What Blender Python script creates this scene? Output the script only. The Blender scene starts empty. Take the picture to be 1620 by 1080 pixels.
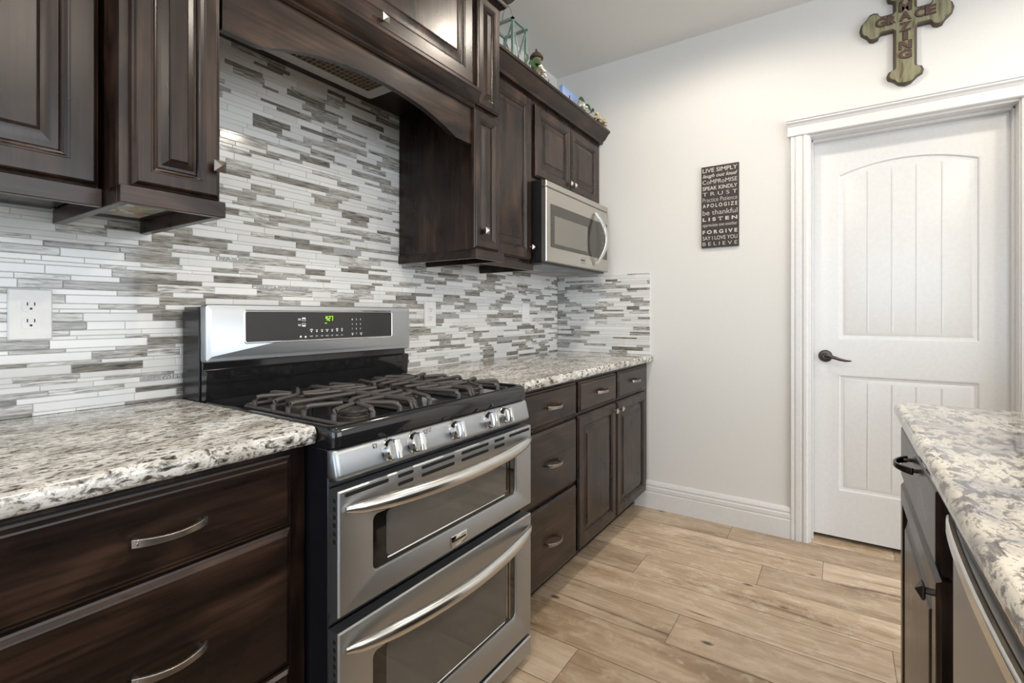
import bpy, math, random
from mathutils import Vector, Matrix
random.seed(11)
scn = bpy.context.scene
col = scn.collection

# ------------------------------------------------------------------ camera, world, lights
cam_d = bpy.data.cameras.new('camera'); cam = bpy.data.objects.new('camera', cam_d); col.objects.link(cam)
cam_d.sensor_width = 36.0
cam_d.lens = 775.16 / 1620 * 36.0
cam_d.shift_y = (498.62 - 540) / 1620
cam_d.clip_start = 0.02
YAW = math.radians(33.875)
cam.location = (0, -1.5884, 1.152)
cam.rotation_euler = (math.pi / 2, 0, YAW - math.pi / 2)
scn.camera = cam

world = bpy.data.worlds.new('world'); scn.world = world; world.use_nodes = True
wb = world.node_tree.nodes['Background']
wb.inputs[0].default_value = (0.75, 0.87, 1.0, 1); wb.inputs[1].default_value = 1.0

scn.view_settings.view_transform = 'Standard'
scn.view_settings.look = 'None'
scn.view_settings.exposure = 0.12
scn.view_settings.gamma = 1.0
scn.view_settings.use_curve_mapping = False

def area(name, loc, rot, sx, sy, power, color):
    d = bpy.data.lights.new(name, 'AREA'); d.shape = 'RECTANGLE'; d.size = sx; d.size_y = sy
    d.energy = power; d.color = color
    o = bpy.data.objects.new(name, d); col.objects.link(o); o.location = loc; o.rotation_euler = rot
    return o
COOL = (0.66, 0.81, 1.0); WARM = (1.0, 0.89, 0.75)
# daylight through the window openings behind the camera
area('window_daylight', (-3.62, -2.30, 1.40), (0, -math.pi / 2, 0), 1.8, 2.9, 62, COOL)
area('window_daylight', (0.4, -5.62, 1.45), (math.pi / 2, 0, 0), 4.0, 2.1, 112, (0.90, 0.95, 1.0))
def can_light(loc, power, size=0.055):
    d = bpy.data.lights.new('can_light_bulb', 'SPOT'); d.energy = power; d.color = WARM
    d.spot_size = math.radians(174); d.spot_blend = 0.4; d.shadow_soft_size = size
    o = bpy.data.objects.new('can_light_bulb', d); col.objects.link(o); o.location = loc
    return o
CANS = [(0.70, -1.09), (2.08, -1.09), (0.70, -2.70), (2.10, -2.70), (-0.70, -1.09), (-0.70, -2.70)]
for cx, cy in CANS:
    can_light((cx, cy, 2.715), 31)

# ------------------------------------------------------------------ mesh helpers
class Fr:
    def __init__(s, o, u, v, n):
        s.o, s.u, s.v, s.n = Vector(o), Vector(u), Vector(v), Vector(n)
    def p(s, a, b, d=0.0):
        return s.o + s.u * a + s.v * b + s.n * d
def front(y): return Fr((0, y, 0), (1, 0, 0), (0, 0, 1), (0, -1, 0))     # faces the aisle, a = x
def far(x): return Fr((x, 0, 0), (0, -1, 0), (0, 0, 1), (-1, 0, 0))      # faces the camera from the far wall, a = -y
def isl(y): return Fr((0, y, 0), (-1, 0, 0), (0, 0, 1), (0, 1, 0))       # faces the range from the island, a = -x
def up(z): return Fr((0, 0, z), (1, 0, 0), (0, 1, 0), (0, 0, 1))
def down(z): return Fr((0, 0, z), (1, 0, 0), (0, -1, 0), (0, 0, -1))     # a = x, b = -y

ROOT = {}
class MB:
    def __init__(s): s.v = []; s.f = []; s.mi = []; s.rnd = []
    def add(s, pts):
        i = len(s.v); s.v += [Vector(p) for p in pts]; return list(range(i, i + len(pts)))
    def face(s, idx, mi=0, r=0.0): s.f.append(list(idx)); s.mi.append(mi); s.rnd.append(r)
    def poly(s, pts, mi=0, r=0.0): s.face(s.add(pts), mi, r)
    def box(s, x0, x1, y0, y1, z0, z1, mi=0):
        if x0 > x1: x0, x1 = x1, x0
        if y0 > y1: y0, y1 = y1, y0
        if z0 > z1: z0, z1 = z1, z0
        i = s.add([(x0, y0, z0), (x1, y0, z0), (x1, y1, z0), (x0, y1, z0), (x0, y0, z1), (x1, y0, z1), (x1, y1, z1), (x0, y1, z1)])
        for q in ((0, 3, 2, 1), (4, 5, 6, 7), (0, 1, 5, 4), (1, 2, 6, 5), (2, 3, 7, 6), (3, 0, 4, 7)):
            s.face([i[0] + k for k in q], mi)
        return s
    def loft(s, rings, cap0=True, cap1=True, mi=0, r=0.0, closed=True):
        ids = [s.add(rg) for rg in rings]; n = len(ids[0])
        for A, B in zip(ids, ids[1:]):
            for k in range(n if closed else n - 1):
                s.face((A[k], A[(k + 1) % n], B[(k + 1) % n], B[k]), mi, r)
        if cap0: s.face(list(reversed(ids[0])), mi, r)
        if cap1: s.face(ids[-1], mi, r)
        return s
    def rrings(s, fr, a0, a1, b0, b1, prof, cap0=True, cap1=True, mi=0, r=0.0):
        rg = []
        for ins, d in prof:
            rg.append([fr.p(a0 + ins, b0 + ins, d), fr.p(a1 - ins, b0 + ins, d), fr.p(a1 - ins, b1 - ins, d), fr.p(a0 + ins, b1 - ins, d)])
        return s.loft(rg, cap0, cap1, mi, r)
    def rounded(s, fr, a0, a1, b0, b1, rad, prof, n=5, cap0=True, cap1=True, mi=0):
        rg = []
        for ins, d in prof:
            rr = max(rad - ins, 0.0005); pts = []
            for (cx, cy, t0) in ((a1 - ins - rr, b0 + ins + rr, -90), (a1 - ins - rr, b1 - ins - rr, 0), (a0 + ins + rr, b1 - ins - rr, 90), (a0 + ins + rr, b0 + ins + rr, 180)):
                for k in range(n + 1):
                    t = math.radians(t0 + 90 * k / n); pts.append(fr.p(cx + rr * math.cos(t), cy + rr * math.sin(t), d))
            rg.append(pts)
        return s.loft(rg, cap0, cap1, mi)
    def prism(s, fr, poly, d0, d1, mi=0):
        return s.loft([[fr.p(a, b, d0) for a, b in poly], [fr.p(a, b, d1) for a, b in poly]], mi=mi)
    def tube(s, path, rad, n=10, mi=0, flat=1.0, upv=(0, 0, 1), caps=True):
        path = [Vector(p) for p in path]; rg = []
        for i, p in enumerate(path):
            t = (path[min(i + 1, len(path) - 1)] - path[max(i - 1, 0)]).normalized()
            U = Vector(upv); 
            if abs(t.dot(U)) > 0.95: U = Vector((1, 0, 0)) if abs(t.x) < 0.9 else Vector((0, 1, 0))
            a = t.cross(U).normalized(); b = a.cross(t).normalized()
            r = rad[i] if isinstance(rad, (list, tuple)) else rad
            rg.append([p + a * (r * flat * math.cos(2 * math.pi * k / n)) + b * (r * math.sin(2 * math.pi * k / n)) for k in range(n)])
        return s.loft(rg, caps, caps, mi)
    def strap(s, path, w, th, wv, mi=0):
        """flat bar: width w along vector wv, thickness th along the path normal"""
        path = [Vector(p) for p in path]; W = Vector(wv).normalized(); rg = []
        for i, p in enumerate(path):
            t = (path[min(i + 1, len(path) - 1)] - path[max(i - 1, 0)]).normalized()
            nn = W.cross(t).normalized()
            ww = w[i] if isinstance(w, (list, tuple)) else w
            rg.append([p + W * sx * ww / 2 + nn * sy * th / 2 for sx, sy in ((-1, -1), (1, -1), (1, 1), (-1, 1))])
        return s.loft(rg, mi=mi)
    def lathe(s, o, axis, prof, n=24, mi=0, caps=True):
        o = Vector(o); ax = Vector(axis).normalized()
        a = ax.orthogonal().normalized(); b = ax.cross(a)
        rg = [[o + ax * h + a * (r * math.cos(2 * math.pi * k / n)) + b * (r * math.sin(2 * math.pi * k / n)) for k in range(n)] for r, h in prof]
        return s.loft(rg, caps, caps, mi)
    def sphere(s, c, r, n=10, m=6, mi=0, sc=(1, 1, 1)):
        c = Vector(c); rg = []
        for j in range(1, m):
            t = math.pi * j / m - math.pi / 2
            rg.append([c + Vector((r * sc[0] * math.cos(t) * math.cos(2 * math.pi * k / n), r * sc[1] * math.cos(t) * math.sin(2 * math.pi * k / n), r * sc[2] * math.sin(t))) for k in range(n)])
        return s.loft(rg, mi=mi)
    def build(s, name, mats, parent=None, bevel=0, seg=2, smooth=35, label=None):
        base = ROOT.get(parent.name, Vector((0, 0, 0))) if parent else None
        if base is None:
            base = Vector((0, 0, 0))
        me = bpy.data.meshes.new(name)
        me.from_pydata([tuple(p - base) for p in s.v], [], s.f)
        if not isinstance(mats, (list, tuple)): mats = [mats]
        for m in mats: me.materials.append(m)
        me.polygons.foreach_set('material_index', s.mi)
        at = me.attributes.new('rnd', 'FLOAT', 'FACE'); at.data.foreach_set('value', s.rnd)
        if smooth:
            me.polygons.foreach_set('use_smooth', [True] * len(s.f))
            me.update()
            me.set_sharp_from_angle(angle=math.radians(smooth))
        o = bpy.data.objects.new(name, me); col.objects.link(o)
        if parent: o.parent = parent; ROOT[o.name] = base
        if bevel:
            md = o.modifiers.new('edge', 'BEVEL'); md.width = bevel; md.segments = seg; md.limit_method = 'ANGLE'; md.angle_limit = math.radians(40)
        if label: o['label'] = label
        return o

def thing(name, loc, label, cat, group=None):
    o = bpy.data.objects.new(name, None); col.objects.link(o); o.location = loc
    o.empty_display_size = 0.05
    o['label'] = label; o['category'] = cat
    if group: o['group'] = group
    ROOT[o.name] = Vector(loc)
    return o
def tag(o, label, cat, group=None):
    o['label'] = label; o['category'] = cat
    if group: o['group'] = group
    return o
def struct(o, label=None):
    o['kind'] = 'structure'
    if label: o['label'] = label
    return o
def text(name, body, fr, a, b, w, h, mat, parent, depth=0.0008, shear=0.0, bold=0.0, d=0.0):
    """lettering w wide and h tall, its lower left corner at (a, b) of the frame"""
    cu = bpy.data.curves.new(name, 'FONT'); cu.body = body; cu.size = 1.0; cu.extrude = 0.0; cu.shear = shear; cu.offset = bold
    o = bpy.data.objects.new(name, cu); col.objects.link(o)
    bpy.context.view_layer.update()
    dg = bpy.context.evaluated_depsgraph_get()
    me = bpy.data.meshes.new_from_object(o.evaluated_get(dg))
    bpy.data.objects.remove(o)
    xs = [v.co.x for v in me.vertices]; ys = [v.co.y for v in me.vertices]
    x0, x1, y0, y1 = min(xs), max(xs), min(ys), max(ys)
    base = ROOT.get(parent.name, Vector((0, 0, 0)))
    for v in me.vertices:
        v.co = fr.p(a + (v.co.x - x0) / (x1 - x0) * w, b + (v.co.y - y0) / (y1 - y0) * h, d + depth) - base
    me.materials.clear(); me.materials.append(mat); me.name = name
    o = bpy.data.objects.new(name, me); col.objects.link(o); o.parent = parent; ROOT[o.name] = base
    return o

# ------------------------------------------------------------------ materials
def newmat(name):
    m = bpy.data.materials.new(name); m.use_nodes = True
    nt = m.node_tree; b = nt.nodes['Principled BSDF']
    return m, nt, b
def S(nt, t, **kw):
    n = nt.nodes.new(t)
    for k, v in kw.items(): setattr(n, k, v)
    return n
def L(nt, a, b): nt.links.new(a, b)
def plain(name, c, rough=0.5, metal=0.0, spec=0.5, coat=0.0, emit=None, es=0.0, bump=0.0, bscale=60):
    m, nt, b = newmat(name)
    b.inputs['Base Color'].default_value = (*c, 1); b.inputs['Roughness'].default_value = rough
    b.inputs['Metallic'].default_value = metal; b.inputs['Specular IOR Level'].default_value = spec
    b.inputs['Coat Weight'].default_value = coat; b.inputs['Coat Roughness'].default_value = 0.08
    g = S(nt, 'ShaderNodeNewGeometry'); nz = S(nt, 'ShaderNodeTexNoise'); nz.inputs['Scale'].default_value = bscale; nz.inputs['Detail'].default_value = 3
    L(nt, g.outputs['Position'], nz.inputs['Vector'])
    hs = S(nt, 'ShaderNodeMixRGB'); hs.blend_type = 'MULTIPLY'; hs.inputs[0].default_value = 0.12
    hs.inputs[1].default_value = (*c, 1); L(nt, nz.outputs['Fac'], hs.inputs[2]); 
    L(nt, hs.outputs[0], b.inputs['Base Color'])
    if bump:
        bp = S(nt, 'ShaderNodeBump'); bp.inputs['Strength'].default_value = bump; bp.inputs['Distance'].default_value = 0.002
        L(nt, nz.outputs['Fac'], bp.inputs['Height']); L(nt, bp.outputs[0], b.inputs['Normal'])
    if emit:
        b.inputs['Emission Color'].default_value = (*emit, 1); b.inputs['Emission Strength'].default_value = es
    return m
def ramp(nt, stops, fac):
    r = S(nt, 'ShaderNodeValToRGB'); cr = r.color_ramp
    while len(cr.elements) < len(stops): cr.elements.new(0.5)
    for e, (p, c) in zip(cr.elements, stops): e.position = p; e.color = (*c, 1)
    L(nt, fac, r.inputs[0]); return r
def mapped(nt, scale, objrand=True):
    g = S(nt, 'ShaderNodeNewGeometry'); mp = S(nt, 'ShaderNodeMapping'); mp.inputs['Scale'].default_value = scale
    L(nt, g.outputs['Position'], mp.inputs['Vector'])
    if objrand:
        oi = S(nt, 'ShaderNodeObjectInfo'); mul = S(nt, 'ShaderNodeMath', operation='MULTIPLY'); mul.inputs[1].default_value = 37.0
        L(nt, oi.outputs['Random'], mul.inputs[0]); cx = S(nt, 'ShaderNodeCombineXYZ')
        for k in range(3): L(nt, mul.outputs[0], cx.inputs[k])
        L(nt, cx.outputs[0], mp.inputs['Location'])
    return mp.outputs[0]
def noise(nt, vec, scale=1.0, detail=4, rough=0.55, dist=0.0):
    n = S(nt, 'ShaderNodeTexNoise'); n.inputs['Scale'].default_value = scale; n.inputs['Detail'].default_value = detail
    n.inputs['Roughness'].default_value = rough; n.inputs['Distortion'].default_value = dist
    L(nt, vec, n.inputs['Vector']); return n.outputs['Fac']

def wood(name, axis):
    m, nt, b = newmat(name)
    fine = {'x': (3, 90, 90), 'y': (90, 3, 90), 'z': (90, 90, 3)}[axis]
    blot = {'x': (4, 11, 11), 'y': (11, 4, 11), 'z': (11, 11, 4)}[axis]
    f1 = noise(nt, mapped(nt, fine), 1, 5, 0.6, 0.3); f2 = noise(nt, mapped(nt, blot), 1, 3, 0.5, 0.8)
    r2 = ramp(nt, [(0.28, (0.0062, 0.0032, 0.0024)), (0.5, (0.0175, 0.0092, 0.0064)), (0.72, (0.050, 0.0275, 0.0185))], f2)
    r1 = ramp(nt, [(0.32, (0.22, 0.20, 0.19)), (0.68, (1.55, 1.46, 1.36))], f1)
    mx = S(nt, 'ShaderNodeMixRGB'); mx.blend_type = 'MULTIPLY'; mx.inputs[0].default_value = 0.8
    L(nt, r2.outputs[0], mx.inputs[1]); L(nt, r1.outputs[0], mx.inputs[2])
    vo = S(nt, 'ShaderNodeTexVoronoi'); vo.inputs['Scale'].default_value = 3.2; L(nt, mapped(nt, (1.6, 1.6, 1.6)), vo.inputs['Vector'])
    kn = ramp(nt, [(0.03, (0.15, 0.13, 0.12)), (0.07, (1, 1, 1))], vo.outputs['Distance'])
    mk = S(nt, 'ShaderNodeMixRGB'); mk.blend_type = 'MULTIPLY'; mk.inputs[0].default_value = 1
    L(nt, mx.outputs[0], mk.inputs[1]); L(nt, kn.outputs[0], mk.inputs[2]); L(nt, mk.outputs[0], b.inputs['Base Color'])
    rr = S(nt, 'ShaderNodeMapRange'); rr.inputs[3].default_value = 0.22; rr.inputs[4].default_value = 0.36; L(nt, f2, rr.inputs[0])
    L(nt, rr.outputs[0], b.inputs['Roughness'])
    b.inputs['Specular IOR Level'].default_value = 0.42
    bp = S(nt, 'ShaderNodeBump'); bp.inputs['Strength'].default_value = 0.06; bp.inputs['Distance'].default_value = 0.001
    L(nt, f1, bp.inputs['Height']); L(nt, bp.outputs[0], b.inputs['Normal'])
    return m
WX, WY, WZ = wood('stained_alder_x', 'x'), wood('stained_alder_y', 'y'), wood('stained_alder_z', 'z')
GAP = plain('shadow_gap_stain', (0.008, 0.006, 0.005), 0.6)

def granite(name, light, mid, tan, dark, sc=1.0, stretch=0.75):
    m, nt, b = newmat(name)
    v1 = mapped(nt, (stretch * 62 * sc, 95 * sc, 80 * sc), False); v2 = mapped(nt, (11 * sc, 15 * sc, 15 * sc), False)
    n1 = noise(nt, v1, 1, 6, 0.65, 0.6); n2 = noise(nt, v2, 1, 4, 0.6, 0.8); n3 = noise(nt, mapped(nt, (150, 190, 190), False), 1, 3, 0.6)
    base = ramp(nt, [(0.35, mid), (0.47, tan), (0.58, light)], n2)
    sp = ramp(nt, [(0.37, dark), (0.44, mid), (0.50, (1, 1, 1))], n1)
    fl = ramp(nt, [(0.34, (0.30, 0.27, 0.26)), (0.44, (1, 1, 1))], n3)
    a = S(nt, 'ShaderNodeMixRGB'); a.blend_type = 'MULTIPLY'; a.inputs[0].default_value = 1
    L(nt, base.outputs[0], a.inputs[1]); L(nt, sp.outputs[0], a.inputs[2])
    c = S(nt, 'ShaderNodeMixRGB'); c.blend_type = 'MULTIPLY'; c.inputs[0].default_value = 0.8
    L(nt, a.outputs[0], c.inputs[1]); L(nt, fl.outputs[0], c.inputs[2]); L(nt, c.outputs[0], b.inputs['Base Color'])
    b.inputs['Roughness'].default_value = 0.07; b.inputs['Specular IOR Level'].default_value = 0.6
    return m
GRAN = granite('cream_granite', (0.70, 0.685, 0.65), (0.40, 0.38, 0.35), (0.52, 0.495, 0.445), (0.070, 0.062, 0.058))
GRAN2 = granite('cream_blue_granite', (0.76, 0.71, 0.61), (0.36, 0.35, 0.365), (0.60, 0.555, 0.47), (0.15, 0.14, 0.15), 0.62)

def tile_streak():
    m, nt, b = newmat('streaked_glass_tile')
    g = S(nt, 'ShaderNodeNewGeometry'); sp = S(nt, 'ShaderNodeSeparateXYZ'); L(nt, g.outputs['Position'], sp.inputs[0])
    at = S(nt, 'ShaderNodeAttribute', attribute_name='rnd')
    sub = S(nt, 'ShaderNodeMath', operation='SUBTRACT'); L(nt, sp.outputs[0], sub.inputs[0]); L(nt, sp.outputs[1], sub.inputs[1])
    mh = S(nt, 'ShaderNodeMath', operation='MULTIPLY_ADD'); mh.inputs[1].default_value = 16; L(nt, sub.outputs[0], mh.inputs[0])
    mr = S(nt, 'ShaderNodeMath', operation='MULTIPLY'); mr.inputs[1].default_value = 91; L(nt, at.outputs['Fac'], mr.inputs[0]); L(nt, mr.outputs[0], mh.inputs[2])
    mz = S(nt, 'ShaderNodeMath', operation='MULTIPLY'); mz.inputs[1].default_value = 190; L(nt, sp.outputs[2], mz.inputs[0])
    cx = S(nt, 'ShaderNodeCombineXYZ'); L(nt, mh.outputs[0], cx.inputs[0]); L(nt, mz.outputs[0], cx.inputs[1]); L(nt, mr.outputs[0], cx.inputs[2])
    n = noise(nt, cx.outputs[0], 1, 5, 0.6, 1.2)
    ra = ramp(nt, [(0.32, (0.085, 0.078, 0.068)), (0.43, (0.27, 0.255, 0.23)), (0.54, (0.45, 0.435, 0.40)), (0.64, (0.62, 0.61, 0.58))], n)
    t = S(nt, 'ShaderNodeMath', operation='MULTIPLY'); t.inputs[1].default_value = 7.31; L(nt, at.outputs['Fac'], t.inputs[0])
    fr = S(nt, 'ShaderNodeMath', operation='FRACT'); L(nt, t.outputs[0], fr.inputs[0])
    tone = ramp(nt, [(0.0, (0.36, 0.34, 0.31)), (0.3, (0.72, 0.70, 0.66)), (0.7, (1.0, 1.0, 1.0)), (1.0, (1.25, 1.26, 1.28))], fr.outputs[0])
    mx = S(nt, 'ShaderNodeMixRGB'); mx.blend_type = 'MULTIPLY'; mx.inputs[0].default_value = 1
    L(nt, ra.outputs[0], mx.inputs[1]); L(nt, tone.outputs[0], mx.inputs[2]); L(nt, mx.outputs[0], b.inputs['Base Color'])
    b.inputs['Roughness'].default_value = 0.12; b.inputs['Coat Weight'].default_value = 0.3; b.inputs['Coat Roughness'].default_value = 0.03
    return m
def tile_white():
    m, nt, b = newmat('white_glass_tile')
    at = S(nt, 'ShaderNodeAttribute', attribute_name='rnd')
    r = ramp(nt, [(0, (0.66, 0.655, 0.635)), (1, (0.77, 0.765, 0.745))], at.outputs['Fac']); L(nt, r.outputs[0], b.inputs['Base Color'])
    b.inputs['Roughness'].default_value = 0.12
    return m
def tile_ripple():
    m, nt, b = newmat('rippled_clear_tile')
    b.inputs['Base Color'].default_value = (0.45, 0.45, 0.44, 1); b.inputs['Roughness'].default_value = 0.06
    b.inputs['Metallic'].default_value = 0.35
    n = noise(nt, mapped(nt, (170, 170, 170), False), 1, 3, 0.6)
    bp = S(nt, 'ShaderNodeBump'); bp.inputs['Strength'].default_value = 0.9; bp.inputs['Distance'].default_value = 0.006
    L(nt, n, bp.inputs['Height']); L(nt, bp.outputs[0], b.inputs['Normal'])
    return m
TW, TS, TR = tile_white(), tile_streak(), tile_ripple()
GROUT = plain('pale_grout', (0.60, 0.60, 0.58), 0.8)

def steel(name, c=(0.445, 0.465, 0.485), rough=0.40, sc=(4, 4, 300), amt=0.08):
    m, nt, b = newmat(name)
    n = noise(nt, mapped(nt, sc, False), 1, 3, 0.6)
    rr = S(nt, 'ShaderNodeMapRange'); rr.inputs[3].default_value = rough - amt / 2; rr.inputs[4].default_value = rough + amt / 2
    L(nt, n, rr.inputs[0]); L(nt, rr.outputs[0], b.inputs['Roughness'])
    b.inputs['Base Color'].default_value = (*c, 1); b.inputs['Metallic'].default_value = 1
    return m
STEEL = steel('brushed_stainless'); STEELW = steel('warm_stainless', (0.52, 0.50, 0.46), 0.32, amt=0.04)
CHROME = steel('polished_chrome', (0.78, 0.78, 0.78), 0.08, (4, 4, 40), 0.02)
HSTEEL = steel('satin_handle_steel', (0.66, 0.65, 0.63), 0.22, (4, 4, 300), 0.06)
NICKEL = steel('satin_nickel', (0.32, 0.29, 0.265), 0.34, (40, 40, 40), 0.08)
BRONZE = steel('oil_rubbed_bronze', (0.10, 0.085, 0.08), 0.34, (40, 40, 40), 0.1)
ENAMEL = plain('black_enamel', (0.012, 0.012, 0.013), 0.08, 0, 0.6)
BLACK = plain('black_plastic', (0.012, 0.012, 0.014), 0.35)
BLACKSIDE = plain('black_side_panel', (0.010, 0.010, 0.013), 0.22)
VOID = plain('dark_interior', (0.004, 0.004, 0.004), 0.9)
IRON = plain('cast_iron_grate', (0.085, 0.075, 0.07), 0.42, 0.2, 0.5, bump=0.15, bscale=300)
CAP = plain('burner_cap_enamel', (0.05, 0.042, 0.038), 0.5)
ALU = plain('burner_aluminium', (0.30, 0.27, 0.22), 0.5, 0.8)
BURN = plain('burner_base', (0.10, 0.085, 0.07), 0.5, 0.6)
GLASSB = plain('dark_oven_glass', (0.010, 0.009, 0.008), 0.04, 0, 0.7)
GLASSV = plain('oven_window_tint', (0.10, 0.095, 0.088), 0.06, 0, 0.8)
GLASSM = plain('microwave_window_tint', (0.045, 0.042, 0.036), 0.10, 0, 0.5)
GLASSMI = plain('microwave_window_mesh', (0.16, 0.15, 0.13), 0.12, 0, 0.5)
PRINT = plain('white_print', (0.75, 0.75, 0.75), 0.5, emit=(0.8, 0.8, 0.8), es=0.15)
INK = plain('dark_print', (0.02, 0.02, 0.02), 0.5)
LED = plain('green_display', (0.3, 0.8, 0.05), 0.5, emit=(0.42, 0.95, 0.02), es=0.85)
WALL = plain('wall_paint', (0.755, 0.742, 0.712), 0.75, bump=0.03, bscale=220)
CEIL = plain('ceiling_paint', (0.78, 0.775, 0.75), 0.85, bump=0.04, bscale=160)
TRIM = plain('white_trim_paint', (0.76, 0.75, 0.735), 0.30)
DOORP = plain('white_door_paint', (0.735, 0.73, 0.72), 0.26)
PLATE = plain('outlet_plastic', (0.82, 0.81, 0.78), 0.35)
GREYMET = plain('grey_painted_metal', (0.55, 0.54, 0.52), 0.4)

def floor_mat():
    m, nt, b = newmat('rustic_wood_plank')
    at = S(nt, 'ShaderNodeAttribute', attribute_name='rnd')
    g = S(nt, 'ShaderNodeNewGeometry'); off = S(nt, 'ShaderNodeMath', operation='MULTIPLY'); off.inputs[1].default_value = 57.0
    L(nt, at.outputs['Fac'], off.inputs[0]); cx = S(nt, 'ShaderNodeCombineXYZ')
    for k in range(3): L(nt, off.outputs[0], cx.inputs[k])
    def mp(sc):
        q = S(nt, 'ShaderNodeMapping'); q.inputs['Scale'].default_value = sc; L(nt, g.outputs['Position'], q.inputs['Vector']); L(nt, cx.outputs[0], q.inputs['Location']); return q.outputs[0]
    n1 = noise(nt, mp((6, 1.6, 1)), 1, 5, 0.6, 0.7); n2 = noise(nt, mp((60, 3.0, 1)), 1, 5, 0.65, 0.3); n3 = noise(nt, mp((16, 0.9, 1)), 1, 4, 0.6, 0.9)
    n4 = noise(nt, mp((22, 14, 1)), 1, 6, 0.7, 0.4)
    base = ramp(nt, [(0.30, (0.40, 0.285, 0.185)), (0.48, (0.56, 0.425, 0.295)), (0.66, (0.72, 0.585, 0.44))], n1)
    gr = ramp(nt, [(0.32, (0.74, 0.70, 0.66)), (0.6, (1.0, 1.0, 1.0))], n2)
    st = ramp(nt, [(0.32, (0.22, 0.18, 0.16)), (0.38, (0.76, 0.72, 0.69)), (0.45, (1, 1, 1))], n3)
    wh = ramp(nt, [(0.50, (0, 0, 0)), (0.70, (0.6, 0.6, 0.6))], n4)
    A = S(nt, 'ShaderNodeMixRGB'); A.blend_type = 'MULTIPLY'; A.inputs[0].default_value = 0.7; L(nt, base.outputs[0], A.inputs[1]); L(nt, gr.outputs[0], A.inputs[2])
    B = S(nt, 'ShaderNodeMixRGB'); B.blend_type = 'MULTIPLY'; B.inputs[0].default_value = 0.8; L(nt, A.outputs[0], B.inputs[1]); L(nt, st.outputs[0], B.inputs[2])
    C = S(nt, 'ShaderNodeMixRGB'); L(nt, wh.outputs[0], C.inputs[0]); L(nt, B.outputs[0], C.inputs[1]); C.inputs[2].default_value = (0.76, 0.66, 0.52, 1)
    vo = S(nt, 'ShaderNodeTexVoronoi'); vo.inputs['Scale'].default_value = 1; L(nt, mp((7.5, 3.6, 1)), vo.inputs['Vector'])
    kn = ramp(nt, [(0.045, (0.08, 0.06, 0.05)), (0.10, (1, 1, 1))], vo.outputs['Distance'])
    D = S(nt, 'ShaderNodeMixRGB'); D.blend_type = 'MULTIPLY'; D.inputs[0].default_value = 0.85; L(nt, C.outputs[0], D.inputs[1]); L(nt, kn.outputs[0], D.inputs[2])
    t = S(nt, 'ShaderNodeMath', operation='MULTIPLY'); t.inputs[1].default_value = 5.77; L(nt, at.outputs['Fac'], t.inputs[0])
    fr = S(nt, 'ShaderNodeMath', operation='FRACT'); L(nt, t.outputs[0], fr.inputs[0])
    tone = ramp(nt, [(0, (0.80, 0.785, 0.76)), (1, (1.10, 1.10, 1.09))], fr.outputs[0])
    E_ = S(nt, 'ShaderNodeMixRGB'); E_.blend_type = 'MULTIPLY'; E_.inputs[0].default_value = 1; L(nt, D.outputs[0], E_.inputs[1]); L(nt, tone.outputs[0], E_.inputs[2])
    L(nt, E_.outputs[0], b.inputs['Base Color']); b.inputs['Roughness'].default_value = 0.34
    return m
FLOOR = floor_mat(); JOINT = plain('plank_joint', (0.09, 0.065, 0.045), 0.8)

# ------------------------------------------------------------------ the room
X1, H = 2.908, 2.743
XB, YB = -3.6, -5.6
mb = MB()
mb.box(XB, 3.3, YB, 0.0, -0.05, -0.0015, 1)
fixed = {1: -1.073, 4: -1.288, 3: -0.814, 6: -1.098, 2: -1.735, 7: -1.80, 5: -0.30, 0: -0.45}
PW = 0.1965
k0 = math.floor((XB - 1.535) / PW)
for k in range(k0, 10):
    xa, xb = 1.535 + PW * k + 0.0011, 1.535 + PW * (k + 1) - 0.0011
    xa, xb = max(xa, XB), min(xb, 3.3)
    if xb - xa < 0.01: continue
    j = fixed.get(k, -random.uniform(0, 1.22)); y = j + 1.22 * 2
    while y > YB:
        ya, yb = max(y - 1.22 + 0.0008, YB), min(y - 0.0008, 0.0)
        if yb > ya: mb.poly([(xa, ya, 0), (xb, ya, 0), (xb, yb, 0), (xa, yb, 0)], 0, random.random())
        y -= 1.22
struct(mb.build('floor', [FLOOR, JOINT], smooth=0), 'rustic tan wood plank floor')
struct(MB().box(XB - .1, 3.3, YB - .1, 0.1, H, H + 0.1).build('ceiling', CEIL))
struct(MB().box(XB - .1, 3.3, 0.0, 0.1, -0.05, H).build('wall_left', WALL))
mb = MB()
mb.box(X1, X1 + .12, -1.450, 0.0, -0.05, H); mb.box(X1, X1 + .12, -2.226, -1.450, 2.068, H); mb.box(X1, X1 + .12, YB - .1, -2.226, -0.05, H)
struct(mb.build('wall_far', WALL))
mb = MB()
mb.box(XB - .1, XB, YB - .1, -3.85, 0, H); mb.box(XB - .1, XB, -0.75, 0, 0, H); mb.box(XB - .1, XB, -3.85, -0.75, 0, 0.45); mb.box(XB - .1, XB, -3.85, -0.75, 2.35, H)
struct(mb.build('wall_back', WALL))
mb = MB()
mb.box(XB, -1.7, YB - .1, YB, 0, H); mb.box(2.5, X1, YB - .1, YB, 0, H); mb.box(-1.7, 2.5, YB - .1, YB, 2.55, H); mb.box(-1.7, 2.5, YB - .1, YB, 0, 0.35)
struct(mb.build('wall_right', WALL))
mb = MB()
for y in (-3.85, -2.32, -0.81): mb.box(XB - .09, XB - .01, y, y + .06, .45, 2.35)
mb.box(XB - .09, XB - .01, -3.85, -.75, .45, .51); mb.box(XB - .09, XB - .01, -3.85, -.75, 2.29, 2.35)
struct(mb.build('window_1', TRIM))
mb = MB()
for x in (-1.7, 0.37, 2.44): mb.box(x, x + .06, YB - .09, YB - .01, .35, 2.55)
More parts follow.
